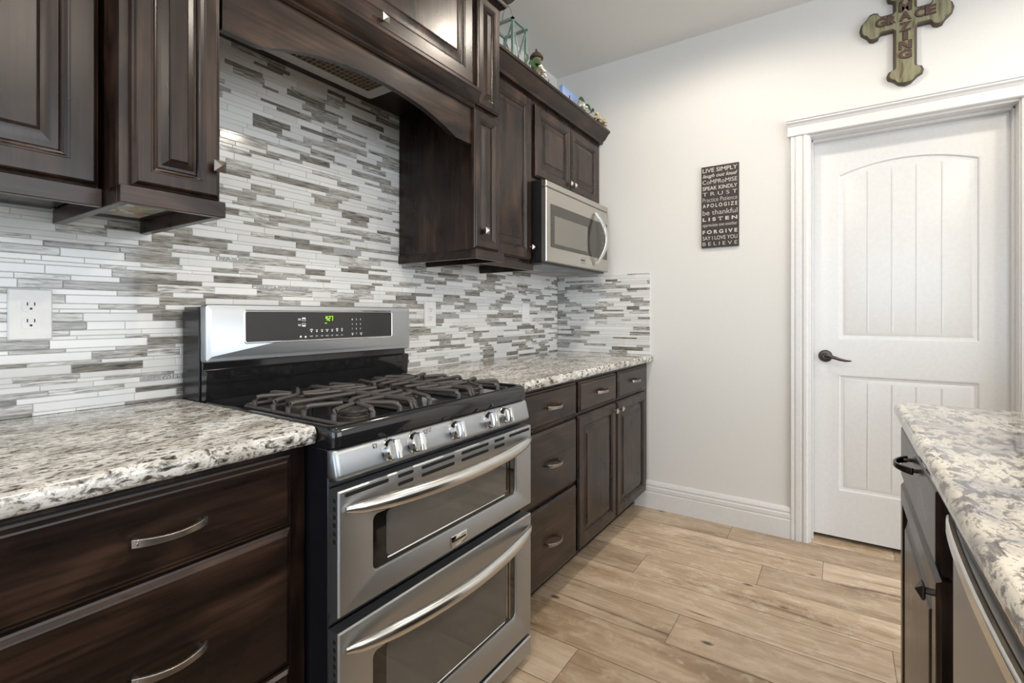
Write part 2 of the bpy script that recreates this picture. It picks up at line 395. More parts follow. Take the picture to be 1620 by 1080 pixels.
mb.box(-1.7, 2.5, YB - .09, YB - .01, .35, .41); mb.box(-1.7, 2.5, YB - .09, YB - .01, 2.49, 2.55)
struct(mb.build('window_2', TRIM))

mb = MB(); mb.box(3.28, 3.30, -2.6, -1.1, -.05, H); mb.box(X1 + .121, 3.28, -2.6, -2.58, -.05, H); mb.box(X1 + .121, 3.28, -1.12, -1.1, -.05, H)  # unseen walls behind the door, added to keep skylight out of its gap
struct(mb.build('wall_light_block', WALL))

# baseboard along the far wall
prof = [(0, 0), (0.016, 0), (0.016, 0.094), (0.0135, 0.098), (0.0135, 0.101), (0.016, 0.106), (0.016, 0.124), (0.012, 0.129), (0.012, 0.135), (0.014, 0.139), (0.011, 0.152), (0.005, 0.161), (0, 0.162)]
mb = MB(); mb.loft([[(X1 - d, y, z) for d, z in prof] for y in (-1.374, -0.545)])
struct(mb.build('baseboard_far', TRIM, smooth=25))
mb = MB(); mb.loft([[(X1 - d, y, z) for d, z in prof] for y in (-5.5, -2.302)])
struct(mb.build('baseboard_far', TRIM, smooth=25))

# door casing
def casing(ya, yb):
    w = ya - yb
    P = [(0, 0), (0, 0.014), (0.003, 0.018), (0.012, 0.018), (0.015, 0.015), (0.020, 0.015), (0.024, 0.019), (0.045, 0.019), (0.048, 0.016), (0.055, 0.016), (0.059, 0.021), (0.072, 0.021), (0.076, 0.014), (0.084, 0.012), (0.084, 0)]
    return [(ya - a * w / 0.084, d) for a, d in P]
trim = MB()
trim.loft([[(X1 - d, y, z) for y, d in casing(-1.372, -1.456)] for z in (0, 2.07)])
trim.loft([[(X1 - d, y, z) for y, d in casing(-2.302, -2.218)] for z in (0, 2.07)])
hp = [(0, 2.066), (0.020, 2.066), (0.026, 2.070), (0.026, 2.076), (0.020, 2.080), (0.018, 2.082), (0.018, 2.117), (0.021, 2.119), (0.024, 2.126), (0.030, 2.132), (0.034, 2.134), (0.034, 2.142), (0.040, 2.144), (0.040, 2.152), (0, 2.152)]
r0 = [(X1 - d, -1.372 + min(d, .03) * .6 - .0, z) for d, z in hp]; r1 = [(X1 - d, -2.302 - min(d, .03) * .6, z) for d, z in hp]
trim.loft([r1, r0])
struct(trim.build('trim_1', TRIM, smooth=25), 'white moulded door casing with crown header')
# jamb and stop
mb = MB()
mb.box(X1 - .002, 3.06, -1.462, -1.4505, 0, 2.0565); mb.box(X1 - .002, 3.06, -2.2255, -2.2125, 0, 2.0565); mb.box(X1 - .002, 3.06, -2.2255, -1.4505, 2.0565, 2.0675)
mb.box(2.965, 2.998, -1.470, -1.4615, 0, 2.056); mb.box(2.965, 2.998, -2.213, -2.204, 0, 2.056); mb.box(2.965, 2.998, -2.213, -1.4615, 2.044, 2.057)
struct(mb.build('trim_2', TRIM, bevel=.002))

# the door: slab with an arched plank panel above and a plain plank panel below
door = thing('door_1', (3.0, -1.84, 0.022), 'white two panel plank door with arched upper panel', 'door'); door['kind'] = 'structure'; del door['category']
F = far(3.0); A0, A1, Z0, Z1 = 1.465, 2.210, 0.024, 2.052
pa0, pa1 = 1.575, 2.111
def arch(ins, n=18):
    a0, a1, b0 = pa0 + ins, pa1 - ins, 1.028 + ins
    pts = [(a0, b0), (a1, b0)]
    half = (pa1 - pa0) / 2; rise = 0.052; R = (half * half + rise * rise) / (2 * rise); cz = 1.867 + rise - R; ca = (pa0 + pa1) / 2
    for k in range(n + 1):
        a = a1 + (a0 - a1) * k / n; pts.append((a, cz + math.sqrt((R - ins) ** 2 - (a - ca) ** 2)))
    return pts
low = lambda ins: [(pa0 + ins, 0.256 + ins), (pa1 - ins, 0.256 + ins), (pa1 - ins, 0.852 - ins), (pa0 + ins, 0.852 - ins)]
mb = MB()
def Q(a0, a1, b0, b1): mb.poly([F.p(a0, b0), F.p(a1, b0), F.p(a1, b1), F.p(a0, b1)])
Q(A0, pa0, Z0, Z1); Q(pa1, A1, Z0, Z1); Q(pa0, pa1, Z0, 0.256); Q(pa0, pa1, 0.852, 1.028)
o = arch(0)
top = o[2:]
for (a, b), (c, d) in zip(top, top[1:]): mb.poly([F.p(c, d), F.p(a, b), F.p(a, Z1), F.p(c, Z1)])
prof_p = [(0, 0), (0.006, -0.001), (0.012, -0.007), (0.022, -0.009), (0.032, -0.006), (0.040, -0.0045)]
mb.loft([[F.p(a, b, d) for a, b in arch(i)] for i, d in prof_p], False, True)
mb.loft([[F.p(a, b, d) for a, b in low(i)] for i, d in prof_p], False, True)
e = [F.p(A0, Z0), F.p(A1, Z0), F.p(A1, Z1), F.p(A0, Z1)]; e2 = [F.p(A0, Z0, -.035), F.p(A1, Z0, -.035), F.p(A1, Z1, -.035), F.p(A0, Z1, -.035)]
mb.loft([e2, e], True, False)
for a in (1.700, 1.796, 1.888, 1.980):           # V-grooves between the planks
    for b0, b1 in ((1.070, 1.868), (0.298, 0.812)):
        mb.prism(F, [(a - .0035, b0), (a + .0035, b0), (a + .0035, b1), (a - .0035, b1)], -.0045, -.0030)
        mb.prism(F, [(a - .0012, b0), (a + .0012, b0), (a + .0012, b1), (a - .0012, b1)], -.0045, -.0022)
mb.build('slab', DOORP, door, smooth=20)
mb = MB(); mb.lathe(F.p(1.522, 0.943), (-1, 0, 0), [(0.031, 0), (0.031, 0.004), (0.026, 0.009), (0.014, 0.011), (0.011, 0.02), (0.011, 0.042)], 28)
rose = mb.build('door_handle', BRONZE, door, label='dark bronze lever handle on a round rose')
lp = [F.p(1.520, .944, .040), F.p(1.538, .944, .048), F.p(1.560, .939, .050), F.p(1.585, .930, .049), F.p(1.608, .925, .047), F.p(1.632, .925, .045)]
MB().tube(lp, [.011, .010, .0085, .007, .006, .003], 12, flat=.6).build('lever', BRONZE, rose)

# ------------------------------------------------------------------ mosaic backsplash
def mosaic(name, fr, segs, label):
    """segs: list of (a0,a1,b0,b1) rectangles; the rows run through all of them"""
    t = thing(name, fr.p((segs[0][0] + segs[0][1]) / 2, segs[0][2], 0), label, 'backsplash')
    g = MB(); rng = random.Random(5 + int(fr.n.x * -3))
    for a0, a1, b0, b1 in segs: g.prism(fr, [(a0, b0), (a1, b0), (a1, b1), (a0, b1)], 0.0005, 0.0062)
    g.build('grout', GROUT, t)
    mb = MB(); zb = min(s[2] for s in segs); zt = max(s[3] for s in segs)
    amin, amax = min(s[0] for s in segs), max(s[1] for s in segs)
    pat = [0.0215, 0.0095, 0.0138, 0.0215, 0.0138, 0.0095, 0.0138, 0.0215, 0.0095, 0.0215, 0.0138]
    z = zb + 0.001; row = 0
    while z < zt:
        h = pat[row % len(pat)] if rng.random() > .15 else rng.choice(pat)
        row += 1
        a = amin - rng.uniform(0, .15); last = 0
        while a < amax:
            ln = rng.choice([.08, .10, .12, .13, .15, .20] if h > .011 else [.055, .06, .10, .14, .16])
            r = rng.random()
            p_w = .80 if last else .40
            kind = 0 if r < p_w else 1
            if rng.random() < .022: kind = 2
            last = 1 if kind else 0
            rr = rng.random()
            for a0, a1, b0, b1 in segs:
                q0, q1, w0, w1 = max(a, a0), min(a + ln - .0013, a1), max(z, b0), min(z + h - .0013, b1)
                if q1 - q0 > .002 and w1 - w0 > .002:
                    i = min(.0009, (w1 - w0) / 3)
                    mb.rrings(fr, q0, q1, w0, w1, [(0, .006), (0, .0074), (i, .0082)], False, True, kind, rr)
            a += ln
        z += h
    mb.build('tiles', [TW, TS, TR], t, smooth=0)
    return t
mosaic('tile_backsplash', front(0.0), [(-.5, 0.66, .9145, 1.40), (0.66, 1.375, .9, 2.007), (0.55, .66, 1.40, 2.007), (1.375, 1.3965, .9, 2.007), (1.3965, 1.50, .9145, 2.007), (1.50, 2.905, .9145, 1.42)],
       'grey and white glass mosaic backsplash behind the range along the cabinet wall')
mosaic('tile_backsplash', far(X1), [(0.010, .637, .9145, 1.407)], 'short return of grey and white glass mosaic on the end wall beside the white wall')

# outlets and switch
def outlet(a0, a1, b0, b1, label, kind='outlet'):
    fr = front(-.0085); t = thing('wall_' + kind, fr.p((a0 + a1) / 2, b0), label, kind)
    mb = MB(); mb.rounded(fr, a0, a1, b0, b1, .004, [(0, 0), (0, .003), (.003, .006)], 3); mb.build('plate', PLATE, t)
    c = (a0 + a1) / 2; m = (b0 + b1) / 2
    if kind == 'outlet':
        for dz in (.0195, -.0195):
            mb = MB(); pts = []
            for k in range(24):
                th = 2 * math.pi * k / 24; pts.append((c + max(-.0165, min(.0165, .0185 * math.cos(th))), m + dz + max(-.0145, min(.0145, .0165 * math.sin(th)))))
            mb.prism(fr, pts, .005, .0075); s = mb.build('socket', PLATE, t)
            mb = MB()
            for dx in (-.0062, .0062): mb.prism(fr, [(c + dx - .0011, m + dz + .001), (c + dx + .0011, m + dz + .001), (c + dx + .0011, m + dz + .009), (c + dx - .0011, m + dz + .009)], .0074, .0078)
            mb.lathe(fr.p(c, m + dz - .006, .0074), fr.n, [(.0026, 0), (.0026, .0004)], 12)
            mb.build('slots', INK, s)
        MB().lathe(fr.p(c, m, .005), fr.n, [(.003, 0), (.003, .0014), (.001, .0018)], 12).build('screw', PLATE, t)
    else:
        mb = MB(); mb.rrings(fr, c - .016, c + .016, m - .033, m + .033, [(0, .005), (0, .0075), (.001, .009)]); mb.build('rocker', PLATE, t)
outlet(.286, .363, 1.094, 1.214, 'large white duplex outlet on the mosaic left of the range')
outlet(1.632, 1.708, 1.098, 1.216, 'white duplex outlet on the mosaic just right of the range')
outlet(2.463, 2.538, 1.106, 1.226, 'white switch plate on the mosaic under the microwave', 'switch')

# ------------------------------------------------------------------ cabinet builders
def raised_door(name, fr, a0, a1, b0, b1, parent, th=.020, fw=.052, mat=None, matp=None):
    """frame-and-panel door whose outer face is at d=0 of the frame"""
    mb = MB()
    mb.rrings(fr, a0, a1, b0, b1, [(0, -th), (0, -.007), (.003, -.0055), (.006, -.0015), (.009, 0), (fw - .012, 0), (fw - .010, -.0015), (fw - .008, -.0015), (fw - .003, -.006), (fw, -.0075), (fw + .002, -.010)], True, False)
    d = mb.build(name, mat or WZ, parent, smooth=12)
    mb = MB(); i0 = fw + .001
    w = min(a1 - a0, b1 - b0) / 2 - i0
    s = min(.036, w * .62)
    mb.rrings(fr, a0 + i0, a1 - i0, b0 + i0, b1 - i0, [(0, -.012), (.003, -.0105), (s * .35, -.0095), (s * .85, -.0045), (s * .9, -.0025), (s, -.001)], False, True)
    mb.build('panel', matp or WZ, d, smooth=12)
    return d
def slab_front(name, fr, a0, a1, b0, b1, parent, th=.020):
    mb = MB(); mb.rrings(fr, a0, a1, b0, b1, [(0, -th), (0, -.008), (.004, -.0065), (.010, -.001), (.013, 0)])
    return mb.build(name, WX, parent, smooth=12)
def pull(fr, a, b, parent, half=.056, out=.030, mat=None, h=.013, name='pull_handle'):
    mb = MB(); n = 12
    path = [fr.p(a - half * math.cos(math.pi * k / n * 1.0) if False else a - half + 2 * half * k / n, b, .008 + (out - .008) * math.sin(math.pi * k / n) ** .8) for k in range(n + 1)]
    mb.strap(path, [h * (1.15 - .3 * math.sin(math.pi * k / n)) for k in range(n + 1)], .006, fr.v)
    for s in (-1, 1): mb.tube([fr.p(a + s * half * .86, b, -.0005), fr.p(a + s * half * .86, b, .017)], .0045, 8)
    return mb.build(name, mat or NICKEL, parent, bevel=.0012)
def knob(fr, a, b, parent, s=.0125, mat=None):
    mb = MB(); mb.lathe(fr.p(a, b, -.0005), fr.n, [(.006, 0), (.006, .014)], 10)
    mb.rrings(fr, a - s, a + s, b - s, b + s, [(0.003, .012), (0, .014), (0, .017), (s * .98, .026)])
    return mb.build('knob', mat or NICKEL, parent, smooth=20)
def light_rail(parent, x0, x1, yf, z0, z1, left=True, right=True, th=.019, ret=0.0):
    mb = MB(); mb.box(x0, x1, yf, yf + th, z0, z1)
    if left: mb.box(x0, x0 + th, yf + th, -.009 - ret, z0, z1)
    if right: mb.box(x1 - th, x1, yf + th, -.009 - ret, z0, z1)
    return mb.build('light_rail', WX, parent, bevel=.0015)

ZR = 1.372          # underside of the light rails
# wide wall cabinet at the left edge
t = thing('wall_cabinet', (-.05, -.17, ZR), 'wide dark wall cabinet left of the projecting narrow cabinet', 'cabinet')
MB().box(-.46, .362, -.323, -.001, 1.408, 2.42).build('body', WZ, t, bevel=.001)
light_rail(t, -.46, .362, -.345, ZR, 1.408, True, False)
d = raised_door('door', front(-.345), -.052, .357, 1.412, 2.39, t, fw=.056)
raised_door('door', front(-.345), -.452, -.058, 1.412, 2.39, t, fw=.056)
knob(front(-.345), -.03, 1.48, d)
# narrow cabinets flanking the hood
def narrow(x0, x1, da, db, ka, label, side):
    t = thing('wall_cabinet', ((x0 + x1) / 2, -.2, ZR), label, 'cabinet')
    MB().box(x0 + .004, x1 - .004, -.412, -.001 if side < 0 else -.0105, 1.407, 2.42).build('body', WZ, t, bevel=.001)
    light_rail(t, x0, x1, -.432, ZR, 1.407, True, True)
    d = raised_door('door', front(-.432), da, db, 1.411, 1.944, t, fw=.042); knob(front(-.432), ka, 1.481, d)
    d = raised_door('door', front(-.432), da if side < 0 else da + .018, db if side < 0 else db, 1.965, 2.40, t, fw=.042)
    return t
tl = narrow(.364, .560, .385, .549, .540, 'narrow projecting wall cabinet left of the hood with a pyramid knob', -1)
tr = narrow(1.476, 1.664, 1.472, 1.634, 1.530, 'narrow projecting wall cabinet right of the hood arch', 1)
# colourful sticker sheet glued under the left narrow cabinet
sm, snt, sb = newmat('printed_sticker_sheet')
sv = S(snt, 'ShaderNodeTexVoronoi'); sv.inputs['Scale'].default_value = 1; L(snt, mapped(snt, (55, 38, 1), False), sv.inputs['Vector'])
sr = ramp(snt, [(0, (.08, .12, .04)), (.25, (.60, .56, .52)), (.42, (.10, .10, .07)), (.58, (.85, .78, .68)), (.72, (.25, .33, .08)), (.9, (.65, .15, .08))], sv.outputs['Color'])
L(snt, sr.outputs[0], sb.inputs['Base Color']); sb.inputs['Roughness'].default_value = .3
fd = down(1.407)
MB().prism(fd, [(.405, .06), (.520, .06), (.520, .36), (.405, .36)], .0002, .001).build('sticker_sheet', sm, tl, label='colourful printed sticker sheet on the underside')

# hood: valance, moulding, flip-up door
t = thing('hood_cabinet', (1.018, -.2, 1.80), 'dark hood cabinet with arched valance above the range', 'cabinet')
xs0, xs1 = .5605, 1.4745
def zarch(x):
    a0, a1, zr = .652, 1.378, 1.806
    if x <= a0 or x >= a1: return zr
    u = (x - (a0 + a1) / 2) / ((a1 - a0) / 2)
    return zr + .066 * (1 - abs(u) ** 2.2)
n = 48; bot = [(xs0 + (xs1 - xs0) * k / n) for k in range(n + 1)]
mb = MB(); f0 = front(-.415)
A_ = [mb.add([f0.p(x, zarch(x)), f0.p(x, 1.96), f0.p(x, 1.96, -.02), f0.p(x, zarch(x), -.02)]) for x in bot]
for P0, P1 in zip(A_, A_[1:]):
    for k in range(4): mb.face((P0[k], P0[(k + 1) % 4], P1[(k + 1) % 4], P1[k])[::-1])
mb.face(A_[0]); mb.face(A_[-1][::-1])
mb.build('valance', WX, t, smooth=30)
mp_ = [(-.395, 1.944), (-.421, 1.944), (-.427, 1.950), (-.427, 1.956), (-.433, 1.960), (-.440, 1.964), (-.452, 1.978), (-.458, 1.990), (-.462, 1.994), (-.462, 2.004), (-.395, 2.004)]
mb = MB(); mb.loft([[(x, y, z) for y, z in mp_] for x in (xs1 - .0005, xs0 + .0005)]); mb.build('moulding', WX, t, smooth=30)
mb = MB(); mb.box(xs0, xs1, -.412, -.009, 2.007, 2.42); mb.build('body', WX, t)
d = raised_door('door', front(-.432), xs0 + .006, 1.462, 2.022, 2.40, t, fw=.060, mat=WX, matp=WZ); knob(front(-.432), 1.017, 2.050, d)
# crown on top of the projecting group
mb = MB()
cp = [(0, 2.420), (.006, 2.420), (.010, 2.428), (.010, 2.436), (.020, 2.444), (.034, 2.462), (.050, 2.478), (.056, 2.484), (.056, 2.500), (0, 2.500)]
rg = []
for X, Y, sx in ((.364, -.001, -1), (.364, -.432, -1), (1.664, -.432, 1), (1.664, -.001, 1)):
    rg.append([(X + sx * d, Y - (d if Y < -.1 else 0), z) for d, z in cp])
mb.loft(rg)
tag(mb.build('crown_moulding', WX, smooth=30), 'dark crown moulding capping the taller cabinets over the hood', 'moulding')

# range hood insert under the hood cabinet
t = thing('range_hood_insert', (1.018, -.2, 1.99), 'pale grey metal vent hood insert with mesh filter under the arched valance', 'range hood')
mb = MB(); fd = down(1.994)
mb.rounded(fd, .755, 1.282, .060, .385, .02, [(0, -.0128), (0, -.003), (.004, 0)], 4); mb.build('housing', GREYMET, t)
mb = MB(); mb.prism(fd, [(.815, .118), (1.222, .118), (1.222, .345), (.815, .345)], .0003, .0012); fl = mb.build('filter', plain('filter_recess', (.05, .035, .022), .6), t)
mb = MB()
for k in range(23): x = .815 + .4070 * k / 22; mb.box(x - .0018, x + .0018, -.345, -.118, 1.9905, 1.993)
for k in range(11): y = -.118 - .227 * k / 10; mb.box(.815, 1.222, y - .0018, y + .0018, 1.9905, 1.993)
mb.build('filter_mesh', plain('filter_wire', (.36, .27, .18), .5, .4), t)

# tall right cabinet, microwave cabinet, crown over both
t = thing('wall_cabinet', (1.88, -.17, ZR), 'tall single door wall cabinet between the hood group and the microwave', 'cabinet')
MB().box(1.6645, 2.064, -.308, -.0105, 1.405, 2.27).build('body', WZ, t, bevel=.001)
light_rail(t, 1.6645, 2.064, -.330, ZR, 1.405, False, True)
d = raised_door('door', front(-.330), 1.672, 2.052, 1.424, 2.215, t, fw=.060); knob(front(-.330), 2.040, 1.484, d)
t = thing('wall_cabinet', (2.48, -.17, 1.82), 'two door wall cabinet above the microwave', 'cabinet')
MB().box(2.0645, 2.905, -.308, -.0105, 1.820, 2.27).build('body', WZ, t, bevel=.001)
d = raised_door('door', front(-.330), 2.090, 2.471, 1.846, 2.205, t, fw=.055); knob(front(-.330), 2.452, 1.885, d)
d = raised_door('door', front(-.330), 2.481, 2.846, 1.846, 2.205, t, fw=.055); knob(front(-.330), 2.502, 1.885, d)
cp = [(-.309, 2.236), (-.330, 2.236), (-.334, 2.242), (-.334, 2.250), (-.338, 2.253), (-.350, 2.262), (-.362, 2.280), (-.374, 2.296), (-.382, 2.299), (-.382, 2.311), (-.309, 2.311)]
mb = MB(); mb.loft([[(x, y, z) for y, z in cp] for x in (2.907, 1.6645)])
tag(mb.build('crown_moulding', WX, smooth=30), 'dark crown moulding along the lower cabinets over the microwave, decorations behind it', 'moulding')

# ------------------------------------------------------------------ microwave
t = thing('microwave', (2.44, -.2, 1.408), 'stainless over-the-counter microwave with arched bar handle under the cabinets', 'microwave')
MB().box(2.068, 2.822, -.375, -.0105, 1.408, 1.817).build('body', BLACK, t, bevel=.002)
F = front(-.402)
mb = MB(); mb.rrings(F, 2.066, 2.824, 1.781, 1.812, [(0, -.027), (0, -.004), (.004, 0)]); mb.build('vent_strip', STEELW, t)
mb = MB(); mb.rrings(F, 2.066, 2.824, 1.416, 1.778, [(0, -.027), (0, -.004), (.004, 0)]); dr = mb.build('door', STEELW, t)
mb = MB(); mb.rounded(F, 2.108, 2.806, 1.488, 1.702, .006, [(0, -.001), (0, .001)], 3); w = mb.build('window', GLASSM, dr)
mb = MB(); mb.rrings(F, 2.147, 2.530, 1.508, 1.648, [(0, .0005), (0, .0014)]); mb.build('viewing_mesh', GLASSMI, w)
for r in range(5):
    mb = MB()
    for c in range(3): mb.prism(F, [(2.725 + .022 * c, 1.52 + .03 * r), (2.735 + .022 * c, 1.52 + .03 * r), (2.735 + .022 * c, 1.526 + .03 * r), (2.725 + .022 * c, 1.526 + .03 * r)], .0009, .0014)
    mb.build('key_row', GLASSMI, w)
hp = []
for k in range(17):
    s = k / 16; z = 1.745 - .302 * s; bow = math.sin(math.pi * s)
    hp.append(F.p(2.628 + .030 * bow, z, .010 + .052 * bow))
MB().strap(hp, [.026 + .014 * math.sin(math.pi * k / 16) for k in range(17)], .013, (1, 0, 0)).build('handle', HSTEEL, dr, bevel=.003)
mb = MB(); mb.rrings(F, 2.432, 2.500, 1.438, 1.472, [(0, 0), (0, .002), (.002, .003)]); bd = mb.build('badge', STEEL, dr)
mb = MB(); mb.box(2.440, 2.490, -.4056, -.4050, 1.452, 1.459); mb.build('badge_line', INK, bd)
mb = MB(); fd = down(1.408); mb.rrings(fd, 2.10, 2.79, .03, .36, [(0, -.001), (0, .004), (.01, .006)]); un = mb.build('underside', plain('underside_metal', (.22, .23, .25), .35, .5), t)
mb = MB(); mb.rrings(fd, 2.14, 2.36, .06, .22, [(0, .005), (0, .0075)]); mb.rrings(fd, 2.52, 2.74, .06, .22, [(0, .005), (0, .0075)]); mb.rrings(fd, 2.38, 2.5, .26, .33, [(0, .005), (0, .0075)]); mb.build('filters', plain('filter_alu', (.42, .41, .39), .4, .6), un)

# ------------------------------------------------------------------ countertops
def bullnose(x0, x1, yb, yf, z0, z1, ends=(False, False)):
    r = (z1 - z0) / 2; P = [(yb, z0)]
    for k in range(9):
        th = math.radians(-90 + 180 * k / 8); P.append((yf + r * .6 - r * .6 * math.cos(th), z0 + r + r * math.sin(th)))
    P.append((yb, z1)); return P
CZ0, CZ1 = .8762, .914
mb = MB(); P = bullnose(0, 0, -.001, -.658, CZ0, CZ1)
mb.loft([[(x, y, z) for y, z in P] for x in (.6365, .630, -.46)][::1]); 
tag(mb.build('granite_countertop', GRAN, smooth=40), 'speckled cream granite countertop left of the range', 'countertop')
mb = MB(); mb.loft([[(x, y, z) for y, z in P] for x in (2.906, 1.401)])
tag(mb.build('granite_countertop', GRAN, smooth=40), 'speckled cream granite countertop between the range and the white wall', 'countertop')
mb = MB()
# island top: rounded edge all round
r = (CZ1 - CZ0) / 2; rg = []
for k in range(9):
    th = math.radians(-90 + 180 * k / 8); off = r * .7 * (math.cos(th) - 1); zz = CZ0 + r + r * math.sin(th); rr = .03 + off
    x0, x1, y0, y1 = -.9 - off, 1.716 + off, -2.66 - off, -1.708 + off; pts = []
    for cx, cy, t0 in ((x1 - rr, y0 + rr, -90), (x1 - rr, y1 - rr, 0), (x0 + rr, y1 - rr, 90), (x0 + rr, y0 + rr, 180)):
        for j in range(6):
            a = math.radians(t0 + 18 * j); pts.append((cx + rr * math.cos(a), cy + rr * math.sin(a), zz))
    rg.append(pts)
mb.loft(rg)
tag(mb.build('granite_countertop', GRAN2, smooth=40), 'mottled cream and blue-grey granite island top opposite the range', 'countertop')

# ------------------------------------------------------------------ base cabinets
def base_body(t, x0, x1, yf=-.615, toe=-.530):
    mb = MB(); mb.box(x0, x1, yf, -.001, .104, CZ0 - .0004); mb.build('body', WZ, t, bevel=.001)
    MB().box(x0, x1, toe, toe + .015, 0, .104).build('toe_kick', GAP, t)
t = thing('base_cabinet', (.2, -.3, 0), 'dark drawer base cabinet left of the range', 'cabinet')
base_body(t, -.46, .6365)
F = front(-.636)
for b0, b1, pz in ((.714, .860, .785), (.424, .708, .562), (.112, .418, .300)):
    d = slab_front('drawer', F, .142, .595, b0, b1, t); pull(F, .3685, pz, d)
    d = slab_front('drawer', F, -.42, .100, b0, b1, t); pull(F, -.16, pz, d)
t = thing('base_cabinet', (1.67, -.3, 0), 'dark three drawer base cabinet right of the range', 'cabinet')
base_body(t, 1.401, 1.9395)
for b0, b1, pz in ((.719, .860, .790), (.430, .702, .563), (.114, .414, .257)):
    d = slab_front('drawer', F, 1.420, 1.927, b0, b1, t); pull(F, 1.713, pz, d)
t = thing('base_cabinet', (2.42, -.3, 0), 'dark base cabinet with two drawers over two doors by the white wall', 'cabinet')
base_body(t, 1.9400, 2.905)
for a0, a1, dk in ((1.954, 2.381, 2.352), (2.406, 2.845, 2.430)):
    d = slab_front('drawer', F, a0, a1, .722, .857, t); pull(F, 2.181 if a0 < 2 else 2.640, .792, d)
    d = raised_door('door', F, a0 - .010 if a0 < 2 else 2.389, a1 - .006, .118, .706, t, fw=.055); knob(F, dk, .668, d)

# island: one cabinet with a drawer over a door, then the dishwasher
t = thing('island_cabinet', (1.3, -2.1, 0), 'dark kitchen island cabinet with one drawer and door at its end', 'cabinet')
YI = -1.722
mb = MB(); mb.box(.974, 1.700, -2.62, YI - .020, .104, CZ0 - .0004); mb.box(-.88, .364, -2.62, YI - .020, .104, CZ0 - .0004); mb.box(.364, .974, -2.62, -2.40, .104, CZ0 - .0004); mb.build('body', WZ, t, bevel=.001)
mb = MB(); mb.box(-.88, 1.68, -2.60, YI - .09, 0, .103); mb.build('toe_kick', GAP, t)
F = isl(YI)
d = slab_front('drawer', F, -1.685, -1.085, .715, .862, t); pull(F, -1.385, .822, d, half=.055, out=.034, mat=BRONZE)
d = raised_door('door', F, -1.685, -1.085, .116, .705, t, fw=.060, mat=WZ); knob(F, -1.112, .672, d, mat=BRONZE)
for a in (-.35, .02):
    raised_door('door', F, a, a + .36, .116, .862, t, fw=.060)
t = thing('dishwasher', (.67, -2.05, 0), 'stainless dishwasher with a bowed bar handle built into the island', 'dishwasher')
MB().box(.368, .970, -2.39, YI - .022, .105, CZ0 - .001).build('body', BLACK, t)
F = isl(YI - .004)
mb = MB(); mb.rrings(F, -.968, -.370, .115, .836, [(0, -.018), (0, -.004), (.004, 0)]); dr = mb.build('door', STEEL, t)
mb = MB(); mb.rrings(F, -.968, -.370, .838, .874, [(0, -.018), (0, -.003)]); mb.build('control_strip', BLACK, t)
hp = []
for k in range(21):
    s = k / 20; hp.append(F.p(-.962 + .584 * s, .848, .003 + .014 * math.sin(math.pi * s) ** .6))
MB().strap(hp, .020, .010, (0, 0, 1)).build('handle', HSTEEL, dr, bevel=.003)

